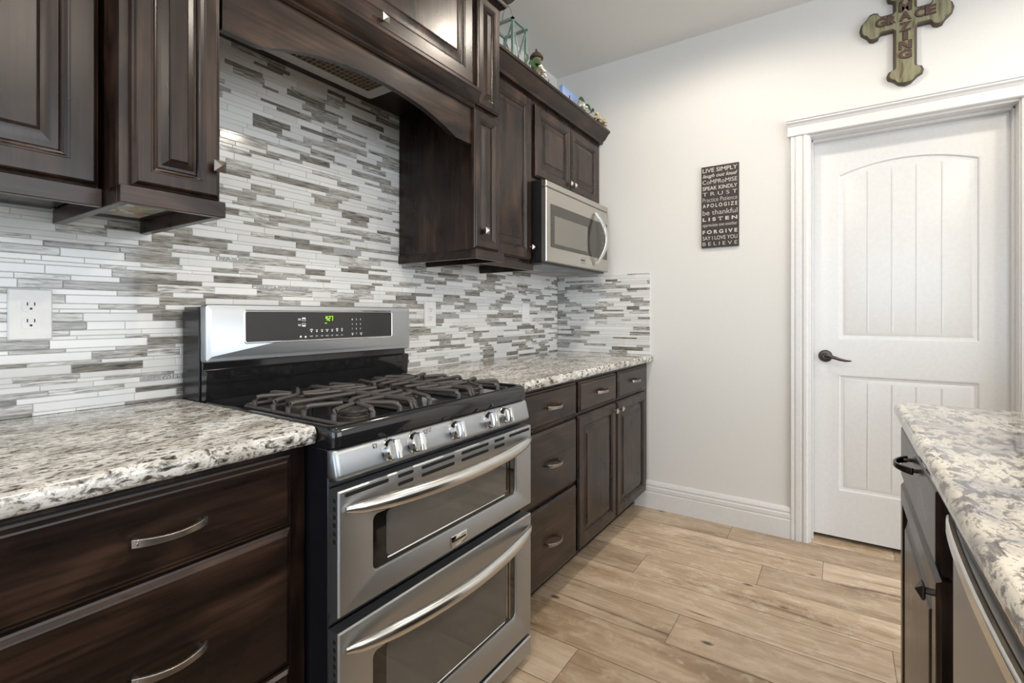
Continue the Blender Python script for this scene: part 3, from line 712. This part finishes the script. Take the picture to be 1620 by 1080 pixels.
# ------------------------------------------------------------------ the range
RX0, RX1, YD = .640, 1.396, -.728
rg_ = thing('gas_range', (1.018, -.35, 0), 'stainless double oven gas range with black cooktop and backguard clock', 'range')
mb = MB(); mb.box(RX0 + .002, RX1 - .002, -.690, -.022, .03, .868); mb.build('body', BLACKSIDE, rg_, bevel=.003)
for x in (RX0 + .05, RX1 - .05):
    for y in (-.64, -.08): MB().lathe((x, y, 0), (0, 0, 1), [(.018, 0), (.018, .008), (.008, .012), (.008, .032)], 14).build('foot', BLACK, rg_)
F = front(YD)
def oven_door(b0, b1, w0, w1, badge):
    mb = MB()
    # outer skin with a rounded window opening: ring from door edge to opening
    def rect(d, ins): 
        n = 5; a0, a1, c0, c1 = RX0 + ins, RX1 - ins, b0 + ins, b1 - ins; pts = []
        for (cx, cy, t0) in ((a1, c0, -90), (a1, c1, 0), (a0, c1, 90), (a0, c0, 180)): pts += [F.p(cx, cy, d)] * (n + 1)
        return pts
    def win(d, ins):
        n = 5; a0, a1, c0, c1, rr = .727 + ins, 1.309 - ins, w0 + ins, w1 - ins, max(.018 - ins, .002); pts = []
        for (cx, cy, t0) in ((a1 - rr, c0 + rr, -90), (a1 - rr, c1 - rr, 0), (a0 + rr, c1 - rr, 90), (a0 + rr, c0 + rr, 180)):
            for k in range(n + 1):
                th = math.radians(t0 + 90 * k / n); pts.append(F.p(cx + rr * math.cos(th), cy + rr * math.sin(th), d))
        return pts
    mb.loft([rect(-.034, 0), rect(-.004, 0), rect(0, .003), win(0, 0), win(-.002, .004), win(-.006, .005)], False, False)
    dr = mb.build('oven_door', STEEL, rg_, smooth=30)
    mb = MB(); mb.box(RX0 + .004, RX1 - .004, YD + .030, YD + .037, b0 + .004, b1 - .004); mb.build('inner_panel', BLACK, dr)
    mb = MB(); mb.loft([win(-.0062, .004), win(-.0050, .004)], True, True); g = mb.build('oven_window', GLASSB, dr)
    mb = MB(); e0, e1 = (w0 + .020, w1 - .008); mb.rounded(F, .772, 1.255, e0, e1, .012, [(0, -.0052), (0, -.0044)], 4); mb.build('viewing_pane', GLASSV, g)
    mb = MB(); mb.tube([F.p(.774, e0 - .003, -.0045), F.p(1.245, e0 - .003, -.0045), F.p(1.258, e0 + .008, -.0045), F.p(1.258, e1, -.0045)], .0022, 6)
    mb.tube([F.p(1.275, e0 - .008, -.0045), F.p(1.275, e1 + .002, -.0045)], .0018, 6); mb.build('window_reflector', CHROME, g)
    # bowed handle
    hz = b1 - .040; hp = []; hw = []
    for k in range(25):
        s = k / 24; bow = math.sin(math.pi * s)
        hp.append(F.p(.655 + .730 * s, hz - .006 * bow ** .6, .004 + .052 * bow ** .75)); hw.append(.017 + .012 * min(1, bow * 2.2) if 0 < k < 24 else .010)
    mb = MB(); mb.tube(hp, [w * .62 for w in hw], 16, flat=.85); mb.build('door_handle', HSTEEL, dr)
    mb = MB()
    for k in range(6): z = b1 - .020 - k * .017; mb.box(RX0 - .0006, RX0 + .001, YD + .010, YD + .018, z - .0045, z + .0045)
    mb.build('hinge_slots', VOID, dr)
    if badge:
        mb = MB(); mb.rrings(F, .990, 1.056, .533, .562, [(0, 0), (0, .002), (.002, .0032)]); bd = mb.build('badge', CHROME, dr)
        mb = MB(); mb.prism(F, [(.997, .546), (1.049, .546), (1.049, .552), (.997, .552)], .0030, .0035); mb.build('badge_line', INK, bd)
    return dr
ud = oven_door(.524, .786, .580, .713, True)
mb = MB()
slots = [(.655, .775, .775), (.803, .853, .775), (.881, 1.005, .775), (1.034, 1.158, .775), (1.187, 1.240, .775), (1.265, 1.384, .775), (.803, .853, .756), (.881, 1.005, .756), (1.034, 1.158, .756), (1.187, 1.240, .756)]
for a0, a1, z in slots: mb.rounded(F, a0, a1, z - .0042, z + .0042, .004, [(0, -.001), (0, .0004)], 3)
mb.build('vent_slots', VOID, ud)
oven_door(.098, .492, .186, .408, False)
mb = MB(); mb.rrings(F, RX0, RX1, .026, .084, [(0, -.034), (0, -.004), (.004, 0)]); mb.build('bottom_panel', STEEL, rg_)
# control panel: rolled stainless fascia
pp = [(-.690, .868), (-.702, .870), (-.709, .866), (-.7125, .858), (-.7225, .818), (-.7225, .810), (-.718, .805), (-.690, .803)]
mb = MB(); rr_ = []
for x, ins in ((RX1, .006), (RX1 - .004, .001), (RX1 - .012, 0), (RX0 + .012, 0), (RX0 + .004, .001), (RX0, .006)):
    rr_.append([(x, y + (ins if y < -.70 else 0), z - (ins if z > .86 else 0) + (ins if z < .811 else 0)) for y, z in pp])
mb.loft(rr_); cpn = mb.build('control_panel', STEEL, rg_, smooth=50)
nrm = Vector((0, -.97, .243)).normalized()
fk = Fr((0, -.7172, .840), (1, 0, 0), Vector((1, 0, 0)).cross(nrm) * -1, nrm)
for i, x in enumerate((.786, .865, 1.018, 1.171, 1.249)):
    c = Vector((x, -.7172, .8395))
    mb = MB(); mb.lathe(c, nrm, [(.0255, -.002), (.0255, .004), (.0235, .006), (.0225, .020), (.020, .023)], 28)
    k = mb.build('burner_knob', CHROME, rg_)
    fr = Fr(c, (1, 0, 0), -Vector((1, 0, 0)).cross(nrm), nrm)
    mb = MB(); mb.loft([[fr.p(a, b, d) for a, b in ((-w_, -.0215), (w_, -.0215), (w_, .0215), (-w_, .0215))] for w_, d in ((.0085, .020), (.0075, .033), (.005, .036))]); mb.build('grip', CHROME, k, bevel=.001)
    mb = MB(); mb.prism(fr, [(-.001, .027), (.001, .027), (.001, .031), (-.001, .031)], -.001, .0006); mb.build('tick_mark', INK, cpn)
for bx in (.742, .905):
    fr = fk
    mb = MB()
    for a0, a1, b0, b1 in ((0, .010, 0, .0008), (0, .010, .0092, .010), (0, .0008, 0, .010), (.0092, .010, 0, .010), (.0015, .004, .0015, .004)):
        mb.prism(fr, [(bx + a0, b0 + .012), (bx + a1, b0 + .012), (bx + a1, b1 + .012), (bx + a0, b1 + .012)], -.001, .0008)
    mb.build('burner_icon', INK, cpn)
text('lettering', 'LITE', fk, .918, .020, .014, .004, INK, cpn, d=.0)
text('lettering', 'OFF', fk, .920, .014, .010, .004, INK, cpn, d=.0)
# cooktop: recessed black pan with a rolled front
CT = [(-.150, .914), (-.150, .9)]
def ct_ring(x0, x1, y0, y1, z, rr=.02, n=5):
    pts = []
    for cx, cy, t0 in ((x1 - rr, y0 + rr, -90), (x1 - rr, y1 - rr, 0), (x0 + rr, y1 - rr, 90), (x0 + rr, y0 + rr, 180)):
        for j in range(n + 1):
            a = math.radians(t0 + 90 * j / n); pts.append((cx + rr * math.cos(a), cy + rr * math.sin(a), z))
    return pts
mb = MB()
mb.loft([ct_ring(RX0 + .002, RX1 - .002, -.700, -.140, .8685), ct_ring(RX0, RX1, -.712, -.140, .873), ct_ring(RX0, RX1, -.714, -.140, .888), ct_ring(RX0, RX1, -.713, -.140, .905),
         ct_ring(RX0 + .001, RX1 - .001, -.708, -.140, .914), ct_ring(RX0 + .006, RX1 - .006, -.700, -.143, .918), ct_ring(RX0 + .013, RX1 - .013, -.693, -.146, .917),
         ct_ring(RX0 + .020, RX1 - .020, -.686, -.152, .909, .03), ct_ring(RX0 + .034, RX1 - .034, -.672, -.165, .905, .03)])
ctop = mb.build('cooktop', ENAMEL, rg_, smooth=45)
def burner(x, y, r, oval=1.0):
    mb = MB(); c = Vector((x, y, .9045))
    def rgx(rad, z): return [c + Vector((rad * math.cos(2 * math.pi * k / 28), rad * oval * math.sin(2 * math.pi * k / 28), z)) for k in range(28)]
    mb.loft([rgx(r * 1.08, 0), rgx(r * 1.05, .003), rgx(r * .80, .004), rgx(r * .78, .010)])
    h = mb.build('burner', BURN, rg_)
    mb = MB(); mb.loft([rgx(r, .0102), rgx(r * 1.02, .013), rgx(r * .95, .0165), rgx(r * .5, .018)]); mb.build('burner_cap', CAP, h)
BX = (.790, 1.246)
for x in BX:
    burner(x, -.585, .035 if x < 1 else .042); burner(x, -.345, .030)
burner(1.018, -.465, .038, 2.2)
ZG, ZL = .936, .9095
def bar(mb, pts, r=.0058):
    mb.tube(pts, r, 8)
def leg_bar(mb, fx, fy, ex, ey, drop=.012):
    """a finger that rises from the rail at (fx,fy) and runs to (ex,ey)"""
    dx, dy = ex - fx, ey - fy; ln = math.hypot(dx, dy); ux, uy = dx / ln, dy / ln
    mb.tube([(fx, fy, ZL), (fx + ux * .001, fy + uy * .001, ZG - .010), (fx + ux * .007, fy + uy * .007, ZG - .002), (fx + ux * .016, fy + uy * .016, ZG), (ex, ey, ZG)], [.0068, .0068, .0066, .006, .0055], 8)
def side_grate(x0, x1, xb):
    mb = MB(); y0, y1 = -.682, -.250
    outer, inner = (x0, x1) if x0 < 1 else (x1, x0)
    s = 1 if x0 < 1 else -1
    fx = x0 + .012 if s > 0 else x1 - .012
    for z, q in ((ZL, 0),):
        loop = [(x0 + .02, y0, z), (x1 - .01, y0, z), (x1, y0 + .01, z), (x1, y1 - .01, z), (x1 - .01, y1, z), (x0 + .02, y1, z), (x0, y1 - .02, z), (x0, y0 + .02, z), (x0 + .02, y0, z)] if s > 0 else \
               [(x1 - .02, y0, z), (x0 + .01, y0, z), (x0, y0 + .01, z), (x0, y1 - .01, z), (x0 + .01, y1, z), (x1 - .02, y1, z), (x1, y1 - .02, z), (x1, y0 + .02, z), (x1 - .02, y0, z)]
        mb.tube(loop, .005, 8)
    o = outer
    # top divider bar on the inner edge
    mb.tube([(inner, y0, ZL), (inner, y0 + .002, ZG - .006), (inner, y0 + .012, ZG), (inner, y1 - .012, ZG), (inner, y1 - .002, ZG - .006), (inner, y1, ZL)], .006, 8)
    for yb_, sg in ((-.585, -1), (-.345, 1)):
        leg_bar(mb, o + s * .008, yb_ + sg * .047, xb - s * .012, yb_ + sg * .012)          # corner finger
        leg_bar(mb, o, yb_ - sg * .055, xb - s * .018, yb_ - sg * .020)                      # outer finger
        leg_bar(mb, xb - s * .022, y0 if sg < 0 else y1, xb - s * .004, yb_ + sg * .022)     # front finger
        leg_bar(mb, xb + s * .062, y0 if sg < 0 else y1, xb + s * .012, yb_ + sg * .014)
        mb.tube([(inner, yb_ - sg * .005, ZG), (xb + s * .050, yb_ - sg * .005, ZG), (xb + s * .016, yb_ - sg * .001, ZG)], .0056, 8)
        mb.tube([(inner, yb_ - sg * .060, ZG), (xb + s * .035, yb_ - sg * .045, ZG), (xb + s * .008, yb_ - sg * .022, ZG)], .0056, 8)
    leg_bar(mb, o, -.465, inner, -.465)
    return mb.build('grate', IRON, rg_)
side_grate(.690, .893, .790); side_grate(1.143, 1.346, 1.246)
mb = MB(); y0, y1 = -.682, -.250; x0, x1 = .905, 1.131
mb.tube([(x0, y0, ZL), (x1, y0, ZL), (x1, y1, ZL), (x0, y1, ZL), (x0, y0, ZL)], .005, 8)
for x in (x0, x1): mb.tube([(x, y0, ZL), (x, y0 + .002, ZG - .006), (x, y0 + .012, ZG), (x, y1 - .012, ZG), (x, y1 - .002, ZG - .006), (x, y1, ZL)], .006, 8)
for sx in (-1, 1):
    for e in (y0, y1):
        sg = -1 if e == y0 else 1
        leg_bar(mb, 1.018 + sx * .059, e, 1.018 + sx * .022, -.465 + sg * .095)
    for yy in (-.610, -.555, -.500, -.430, -.375, -.320):
        mb.tube([(1.018 + sx * .113, yy, ZG), (1.018 + sx * .055, yy + (yy + .465) * -.08, ZG), (1.018 + sx * .030, yy + (yy + .465) * -.15, ZG)], .0056, 8)
mb.build('grate', IRON, rg_)
# backguard
bgp = [(-.022, .870), (-.140, .870), (-.143, .915), (-.150, .925), (-.156, .985), (-.158, .996), (-.152, 1.000), (-.135, 1.002), (-.135, 1.020), (-.135, 1.176), (-.022, 1.176)]
mb = MB(); mb.loft([[(x, y, z) for y, z in bgp] for x in (RX1 - .004, RX0 + .004)]); bgd = mb.build('backguard', ENAMEL, rg_, smooth=40)
for xa, xb in ((RX0, RX0 + .0045), (RX1 - .0045, RX1)): MB().box(xa, xb, -.120, -.022, .872, 1.166).build('side_cover', BLACKSIDE, bgd, bevel=.002)
nb = Vector((0, -1, .012)).normalized(); fb = Fr((0, -.160, 1.10), (1, 0, 0), -Vector((1, 0, 0)).cross(nb), nb)
mb = MB(); mb.rounded(fb, RX0 - .002, RX1 + .002, -.079, .083, .010, [(0, -.026), (0, -.008), (.003, -.0025), (.008, -.0015), (.014, -.0015), (.017, 0)], 4)
fas = mb.build('control_fascia', STEEL, bgd, smooth=40)
mb = MB(); mb.rounded(fb, .744, 1.302, -.029, .066, .006, [(-.003, -.0005), (0, .0006), (.002, -.0001)], 4); mb.build('display_bezel', CHROME, fas)
mb = MB(); mb.rounded(fb, .747, 1.299, -.026, .063, .006, [(0, -.0005), (0, .001)], 4); dsp = mb.build('display_panel', plain('display_glass', (.022, .021, .020), .16, 0, .5), fas)
D_ = .0012
mb = MB()
def seg7(a, b, w, h, on):
    t_ = .0017; sk = lambda x, z: (x + (z - b) * .10, z)
    S7 = {'a': (a, a + w, b + h - t_, b + h), 'g': (a, a + w, b + h / 2 - t_ / 2, b + h / 2 + t_ / 2), 'd': (a, a + w, b, b + t_), 'f': (a, a + t_, b + h / 2, b + h), 'b': (a + w - t_, a + w, b + h / 2, b + h), 'e': (a, a + t_, b, b + h / 2), 'c': (a + w - t_, a + w, b, b + h / 2)}
    for k in on: p, q, u, v = S7[k]; mb.prism(fb, [sk(p, u), sk(q, u), sk(q, v), sk(p, v)], .001, .0014)
seg7(1.010, .034, .0068, .0155, 'fgbc'); seg7(1.0215, .034, .0068, .0155, 'abged'); seg7(1.0315, .034, .0068, .0155, 'abc')
for z in (.038, .045): mb.prism(fb, [(1.0187, z), (1.0203, z), (1.0203, z + .0016), (1.0187, z + .0016)], .001, .0014)
mb.build('clock_digits', LED, dsp)
mb = MB(); mb.prism(fb, [(1.008, .025), (1.016, .025), (1.016, .027), (1.008, .027)], .001, .0013); mb.build('indicator_bar', LED, dsp)
for r, row in enumerate((('1', '2', '3'), ('4', '5', '6'), ('7', '8', '9'), ('', '0', ''))):
    for c, chx in enumerate(row):
        if chx: text('key_digit', chx, fb, 1.116 + .0175 * c, .035 - .0165 * r, .0035, .0055, PRINT, dsp, d=.0008)
mb = MB()
for k in range(7):
    x = .958 + .0195 * k; w = (.006, .004, .004, .006, .004, .0055, .0035)[k]
    mb.prism(fb, [(x - w, .0035), (x + w, .0035), (x + w, .0052), (x - w, .0052)], .001, .0013)
    if k in (0, 5, 6): mb.prism(fb, [(x - w * .7, .0065), (x + w * .7, .0065), (x + w * .7, .008), (x - w * .7, .008)], .001, .0013)
    mb.lathe(fb.p(x, -.0005, .001), fb.n, [(.0024, 0), (.0024, .0004)], 12)
    mb.prism(fb, [(x - w, -.0150), (x + w, -.0150), (x + w, -.0142), (x - w, -.0142)], .001, .0012)
    mb.prism(fb, [(x - w, -.0172), (x + w * .8, -.0172), (x + w * .8, -.0166), (x - w, -.0166)], .001, .0012)
for x, w in ((1.119, .0045), (1.156, .006)):
    mb.prism(fb, [(x - w, -.0115), (x + w, -.0115), (x + w, -.0100), (x - w, -.0100)], .001, .0013); mb.lathe(fb.p(x, -.0155, .001), fb.n, [(.0024, 0), (.0024, .0004)], 12)
mb.build('key_labels', PRINT, dsp)
mb = MB()
for z, up_ in ((.034, True), (.016, False)):
    for a0, a1, b0, b1 in ((.925, .937, 0, .001), (.925, .937, .010, .011), (.925, .926, 0, .011), (.936, .937, 0, .011), (.925, .937, .0055 if up_ else 0, .011 if up_ else .0055)):
        mb.prism(fb, [(a0, z + b0), (a1, z + b0), (a1, z + b1), (a0, z + b1)], .001, .0013)
    for q in (.006, .0025): mb.prism(fb, [(.911, z + q), (.921, z + q), (.921, z + q + .0016), (.911, z + q + .0016)], .001, .0013)
mb.lathe(fb.p(.920, -.016, .001), fb.n, [(.0035, 0), (.0035, .0003)], 14); mb.prism(fb, [(.934, -.020), (.940, -.020), (.940, -.014), (.934, -.014)], .001, .0013)
mb.build('oven_icons', PRINT, dsp)

# ------------------------------------------------------------------ wall decorations
t = thing('word_sign', (X1 - .007, -1.03, 1.53), 'narrow dark plaque of white sayings hung on the white wall', 'sign')
F = far(X1 - .0145); 
mb = MB(); mb.rrings(F, .934, 1.128, 1.531, 1.985, [(0, -.014), (0, -.001), (.001, 0)]); mb.build('board', plain('plaque_brown', (.035, .026, .022), .6), t)
WH = plain('plaque_lettering', (.62, .58, .54), .7)
LT = [('LIVE SIMPLY', 1.949, 1.976, 0, .012), ('laugh out loud', 1.914, 1.944, .35, .015), ('CoMPRoMISE', 1.884, 1.911, 0, .0), ('SPEAK KINDLY', 1.850, 1.875, 0, .014), ('T R U S T', 1.818, 1.842, 0, -.005), ('Practice Patience', 1.784, 1.811, 0, -.012),
      ('A P O L O G I Z E', 1.752, 1.777, 0, .028), ('be thankful', 1.711, 1.742, 0, -.005), ('L I S T E N', 1.676, 1.700, 0, .035), ('appreciate one another', 1.640, 1.668, 0, -.004), ('F O R G I V E', 1.605, 1.630, 0, .035), ('SAY I LOVE YOU', 1.571, 1.596, 0, .004), ('B E L I E V E', 1.540, 1.563, 0, -.004)]
for s, b0, b1, sh, bo in LT: text('lettering', s, F, .941, b0 + .002, .180, b1 - b0 - .004, WH, t, depth=.0006, shear=sh, bold=bo)

t = thing('wall_cross', (X1 - .01, -1.835, 2.215), 'green weathered wooden wall cross with carved brown lettering above the door casing', 'cross')
F = far(X1 - .026)
cy_, cz_ = 1.834, 2.518       # centre
def cross_outline(ins):
    hw = .043 - ins
    def lobe(L_, tip, wid):   # one arm pointing +b, local (a right, b out)
        return [(-hw, .045), (-hw, L_ - .085), (-hw - .004, L_ - .078), (-wid + ins, L_ - .072), (-wid - .006 + ins, L_ - .055), (-wid - .002 + ins, L_ - .040), (-wid + .016 + ins, L_ - .030), (-.036 + ins * .5, L_ - .020), (-.022, L_ - .006 - ins * .7), (0, L_ - ins),
                (.022, L_ - .006 - ins * .7), (.036 - ins * .5, L_ - .020), (wid - .016 - ins, L_ - .030), (wid + .002 - ins, L_ - .040), (wid + .006 - ins, L_ - .055), (wid - ins, L_ - .072), (hw + .004, L_ - .078), (hw, L_ - .085), (hw, .045)]
    armL = lobe(.172, 0, .062); stem = lobe(.303, 0, .062); topL = lobe(.172, 0, .062)
    pts = []
    rot = lambda P, k: [((a, b), (b, -a), (-a, -b), (-b, a))[k] for a, b in P]   # 0 up, 1 right, 2 down, 3 left
    for P, k in ((stem, 2), (armL, 1), (topL, 0), (armL, 3)):
        q = rot(P, k); pts += q
    return pts
def ordered(ins):
    q = cross_outline(ins)
    # go round counter-clockwise: down arm (left to right), right arm (bottom to top), up arm (right to left), left arm
    n = len(q) // 4; d, r_, u, l_ = q[:n], q[n:2 * n], q[2 * n:3 * n], q[3 * n:]
    fix = lambda P, key: P if key(P[0]) <= key(P[-1]) else P[::-1]
    d = fix(d, lambda p: p[0]); r_ = fix(r_, lambda p: p[1]); u = fix(u, lambda p: -p[0]); l_ = fix(l_, lambda p: -p[1])
    return d + r_ + u + l_
cg, nt, b = newmat('weathered_green_wood')
nn = noise(nt, mapped(nt, (1, 55, 9), False), 1, 5, .65, .5)
rr2 = ramp(nt, [(.3, (.07, .05, .03)), (.45, (.20, .18, .10)), (.6, (.25, .25, .15)), (.75, (.32, .28, .17))], nn); L(nt, rr2.outputs[0], b.inputs['Base Color']); b.inputs['Roughness'].default_value = .6
CBR = plain('cross_edge_brown', (.075, .052, .034), .55); CLT = plain('cross_letter_brown', (.11, .058, .045), .6); CLD = plain('cross_letter_edge', (.028, .014, .011), .6)
R = lambda ins, d: [F.p(cy_ + a, cz_ + b_, d) for a, b_ in ordered(ins)]
mb = MB(); mb.loft([R(0, -.026), R(0, -.010), R(.003, -.004), R(.007, -.001), R(.011, 0)], True, False, 0); mb.build('rim', CBR, t, smooth=40)
mb = MB(); mb.loft([R(.011, 0), R(.0125, .0005)], False, True, 0); mb.build('face', cg, t, smooth=0)
def carved(chx, a, b_, w, h):
    text('carved_letter', chx, F, cy_ + a - .003, cz_ + b_ - .003, w + .006, h + .006, CLD, t, depth=.0015, bold=.06, d=.0)
    text('carved_letter', chx, F, cy_ + a, cz_ + b_, w, h, CLT, t, depth=.0030, bold=.03, d=.0)
for k, chx in enumerate('AMAZING'):
    wl = .014 if chx == 'I' else .042
    carved(chx, -wl / 2, .078 - .0425 * k - (.006 if k > 2 else 0), wl, .036)
for chx, a in (('G', -.108), ('R', -.066), ('C', .036), ('E', .072)):
    carved(chx, a, -.010, .034, .038)

# ------------------------------------------------------------------ decorations on top of the right cabinets
TOPZ = 2.2705
MINT = plain('mint_painted_metal', (.27, .36, .32), .45)
t = thing('lantern', (2.06, -.185, TOPZ), 'mint green metal lantern with cross braces on top of the cabinets', 'lantern')
lx0, lx1, ly0, ly1, lz1 = 2.000, 2.120, -.250, -.120, 2.610
mb = MB(); w = .006
for x in (lx0, lx1):
    for y in (ly0, ly1): mb.box(x - w, x + w, y - w, y + w, TOPZ, lz1)
for z in (TOPZ + w, lz1):
    for y in (ly0, ly1): mb.box(lx0 - w, lx1 + w, y - w, y + w, z - w, z + w)
    for x in (lx0, lx1): mb.box(x - w, x + w, ly0 - w, ly1 + w, z - w, z + w)
mb.build('frame', MINT, t)
mb = MB()
for y in (ly0, ly1):
    mb.tube([(lx0, y, TOPZ + .02), (lx1, y, lz1 - .01)], .004, 6); mb.tube([(lx1, y, TOPZ + .02), (lx0, y, lz1 - .01)], .004, 6)
for x in (lx0, lx1):
    mb.tube([(x, ly0, TOPZ + .02), (x, ly1, lz1 - .01)], .004, 6); mb.tube([(x, ly1, TOPZ + .02), (x, ly0, lz1 - .01)], .004, 6)
mb.build('cross_braces', MINT, t)
MB().tube([(2.06 + .055 * math.cos(a), -.185, lz1 + .11 * math.sin(a)) for a in [math.pi * k / 14 for k in range(15)]], .002, 6).build('bail_handle', plain('wire_grey', (.25, .25, .24), .4, .8), t)
MB().box(lx0 + .006, lx1 - .006, ly0 + .006, ly1 - .006, TOPZ + .002, TOPZ + .012).build('base_plate', MINT, t)
mb = MB(); mb.lathe((2.06, -.185, TOPZ + .0122), (0, 0, 1), [(.040, 0), (.043, .01), (.043, .16), (.036, .20), (.028, .21)], 24)
gm, gnt, gb = newmat('pale_glass'); gb.inputs['Base Color'].default_value = (.8, .78, .74, 1); gb.inputs['Roughness'].default_value = .08; gb.inputs['Transmission Weight'].default_value = .5
tag(mb.build('glass_jar', gm), 'pale glass candle jar inside the mint lantern', 'jar')

t = thing('finial_canister', (2.225, -.25, TOPZ), 'small brown canister with a pointed lid on the cabinet top beside the lantern', 'canister')
BRN = plain('aged_brown_ceramic', (.17, .13, .075), .5, bump=.3, bscale=90)
MB().lathe((2.225, -.25, TOPZ), (0, 0, 1), [(.026, 0), (.028, .01), (.030, .14), (.029, .20), (.024, .228), (.027, .234)], 24).build('pot', BRN, t)
MB().lathe((2.225, -.25, TOPZ + .2345), (0, 0, 1), [(.028, 0), (.037, .004), (.036, .012), (.024, .028), (.010, .038), (.005, .042), (.007, .048), (.004, .054), (.001, .058)], 24).build('lid', plain('dark_aged_lid', (.075, .055, .035), .5), t)
LEAF = plain('deep_green_leaf', (.018, .060, .015), .45); WF = plain('white_petal', (.72, .68, .58), .7); CF = plain('cream_petal', (.66, .54, .34), .8); STEM = plain('plant_stem', (.07, .09, .03), .6)
def leaf(mb, c, dirv, ln, wd, nv=(-.55, -.75, .25)):
    c = Vector(c); d = Vector(dirv).normalized(); n_ = Vector(nv).normalized(); s = d.cross(n_).normalized(); rows = []
    for k in range(7):
        q = k / 6; w_ = wd * math.sin(math.pi * min(.985, max(.03, q)) ** .8); p = c + d * ln * q + n_ * (.15 * ln * math.sin(math.pi * q))
        rows.append([p - s * w_, p + n_ * w_ * -.25, p + s * w_])
    ids = [mb.add(r_) for r_ in rows]
    for A, B in zip(ids, ids[1:]): mb.face((A[0], A[1], B[1], B[0])); mb.face((A[1], A[2], B[2], B[1]))
def blossom(mb, c, r, rng, n=9):
    c = Vector(c)
    for k in range(n):
        th = rng.uniform(0, 2 * math.pi); ph = rng.uniform(-.4, 1.3)
        d = Vector((math.cos(th) * math.cos(ph), math.sin(th) * math.cos(ph), math.sin(ph)))
        mb.sphere(c + d * r * .6, r * .5, 7, 4, sc=(1, 1, .75))
rng = random.Random(5)
def bouquet(loc, label, flowers, leaves, cat='flowers', petal=WF, name='flower_spray'):
    t = thing(name, loc, label, cat)
    ms = MB(); b0 = Vector(loc)
    for (c, r, n_) in flowers:
        ms.tube([b0 + Vector((0, 0, .003)), b0.lerp(Vector(c), .12) + Vector((0, 0, max(.048, (Vector(c) - b0).z * .5))), Vector(c)], .0018, 6)
    for (c, d, ln, wd) in leaves: ms.tube([b0 + Vector((0, 0, .003)), b0.lerp(Vector(c), .12) + Vector((0, 0, max(.048, (Vector(c) - b0).z * .5))), Vector(c)], .0016, 6)
    ms.build('stems', STEM, t)
    for (c, r, n_) in flowers:
        mb = MB(); blossom(mb, c, r, rng, n_); mb.build('blossom', petal, t)
    mb = MB()
    for (c, d, ln, wd) in leaves: leaf(mb, c, d, ln, wd)
    if leaves: mb.build('leaves', LEAF, t)
    return t
bouquet((2.13, -.290, TOPZ), 'white artificial blossoms with dark leaves in front of the brown canister',
        [((2.120, -.335, 2.392), .018, 9), ((2.140, -.340, 2.382), .017, 8), ((2.160, -.335, 2.368), .015, 8)],
        [((2.02, -.33, 2.375), (1, 0, .12), .085, .022), ((2.06, -.33, 2.405), (1, 0, .15), .085, .020), ((2.09, -.33, 2.385), (.7, 0, .6), .05, .016), ((2.01, -.325, 2.375), (-.2, 0, .9), .045, .012)])
t = bouquet((2.21, -.290, TOPZ), 'thin dry twig standing behind the crown moulding', [], [((2.203, -.335, 2.345), (0.05, 0, 1), .03, .003)], 'twig', name='dry_twig')
# small blue canvas
pm, pnt, pb = newmat('blue_seascape_print')
g = S(pnt, 'ShaderNodeNewGeometry'); sp = S(pnt, 'ShaderNodeSeparateXYZ'); L(pnt, g.outputs['Position'], sp.inputs[0])
mr = S(pnt, 'ShaderNodeMapRange'); mr.inputs[1].default_value = 2.30; mr.inputs[2].default_value = 2.50; L(pnt, sp.outputs[2], mr.inputs[0])
pr = ramp(pnt, [(0, (.45, .33, .22)), (.25, (.55, .40, .40)), (.5, (.42, .40, .60)), (.75, (.18, .36, .62)), (1, (.12, .34, .62))], mr.outputs[0]); L(pnt, pr.outputs[0], pb.inputs['Base Color']); pb.inputs['Roughness'].default_value = .6
t = thing('canvas_picture', (2.60, -.27, TOPZ), 'small blue and pink canvas picture leaning on the cabinet top', 'picture')
mb = MB(); mb.box(2.452, 2.640, -.285, -.265, TOPZ, 2.452); mb.build('canvas', pm, t)
mb = MB(); f = front(-.2855); mb.prism(f, [(2.532, 2.395), (2.542, 2.395), (2.544, 2.420), (2.538, 2.426), (2.532, 2.420)], 0, .0006); mb.build('painted_figure', INK, t)
mb = MB(); mb.prism(f, [(2.520, 2.365), (2.560, 2.365), (2.556, 2.388), (2.526, 2.390)], 0, .0006); mb.build('painted_shape', WF, t)
bouquet((2.62, -.284, TOPZ), 'white artificial flowers with dark green leaves right of the blue canvas',
        [((2.600, -.335, 2.372), .020, 10), ((2.630, -.345, 2.362), .018, 9)],
        [((2.56, -.335, 2.398), (1, 0, .10), .085, .018), ((2.62, -.345, 2.385), (1, 0, -.28), .095, .018), ((2.70, -.35, 2.365), (.5, 0, .8), .04, .010)])
bouquet((2.80, -.300, TOPZ), 'cream hydrangea heads at the end of the cabinet top against the wall',
        [((2.79 + rng.uniform(-.075, .075), -.36 + rng.uniform(-.015, .015), 2.345 + rng.uniform(-.008, .022)), .012, 7) for k in range(22)], [], petal=CF)

# recessed ceiling lights, parts of the ceiling
ceil_ = bpy.data.objects['ceiling']; LENS = plain('lamp_lens', (.9, .88, .82), .5, emit=(1, .88, .7), es=6.0)
for cx, cy in CANS:
    mb = MB(); mb.lathe((cx, cy, H - .0005), (0, 0, -1), [(.060, 0), (.088, 0), (.088, .004), (.066, .006), (.060, .004)], 32, caps=False); r_ = mb.build('recessed_light', TRIM, ceil_)
    mb = MB(); mb.lathe((cx, cy, H - .0008), (0, 0, -1), [(.060, 0), (.060, .002)], 32); mb.build('lens', LENS, r_)
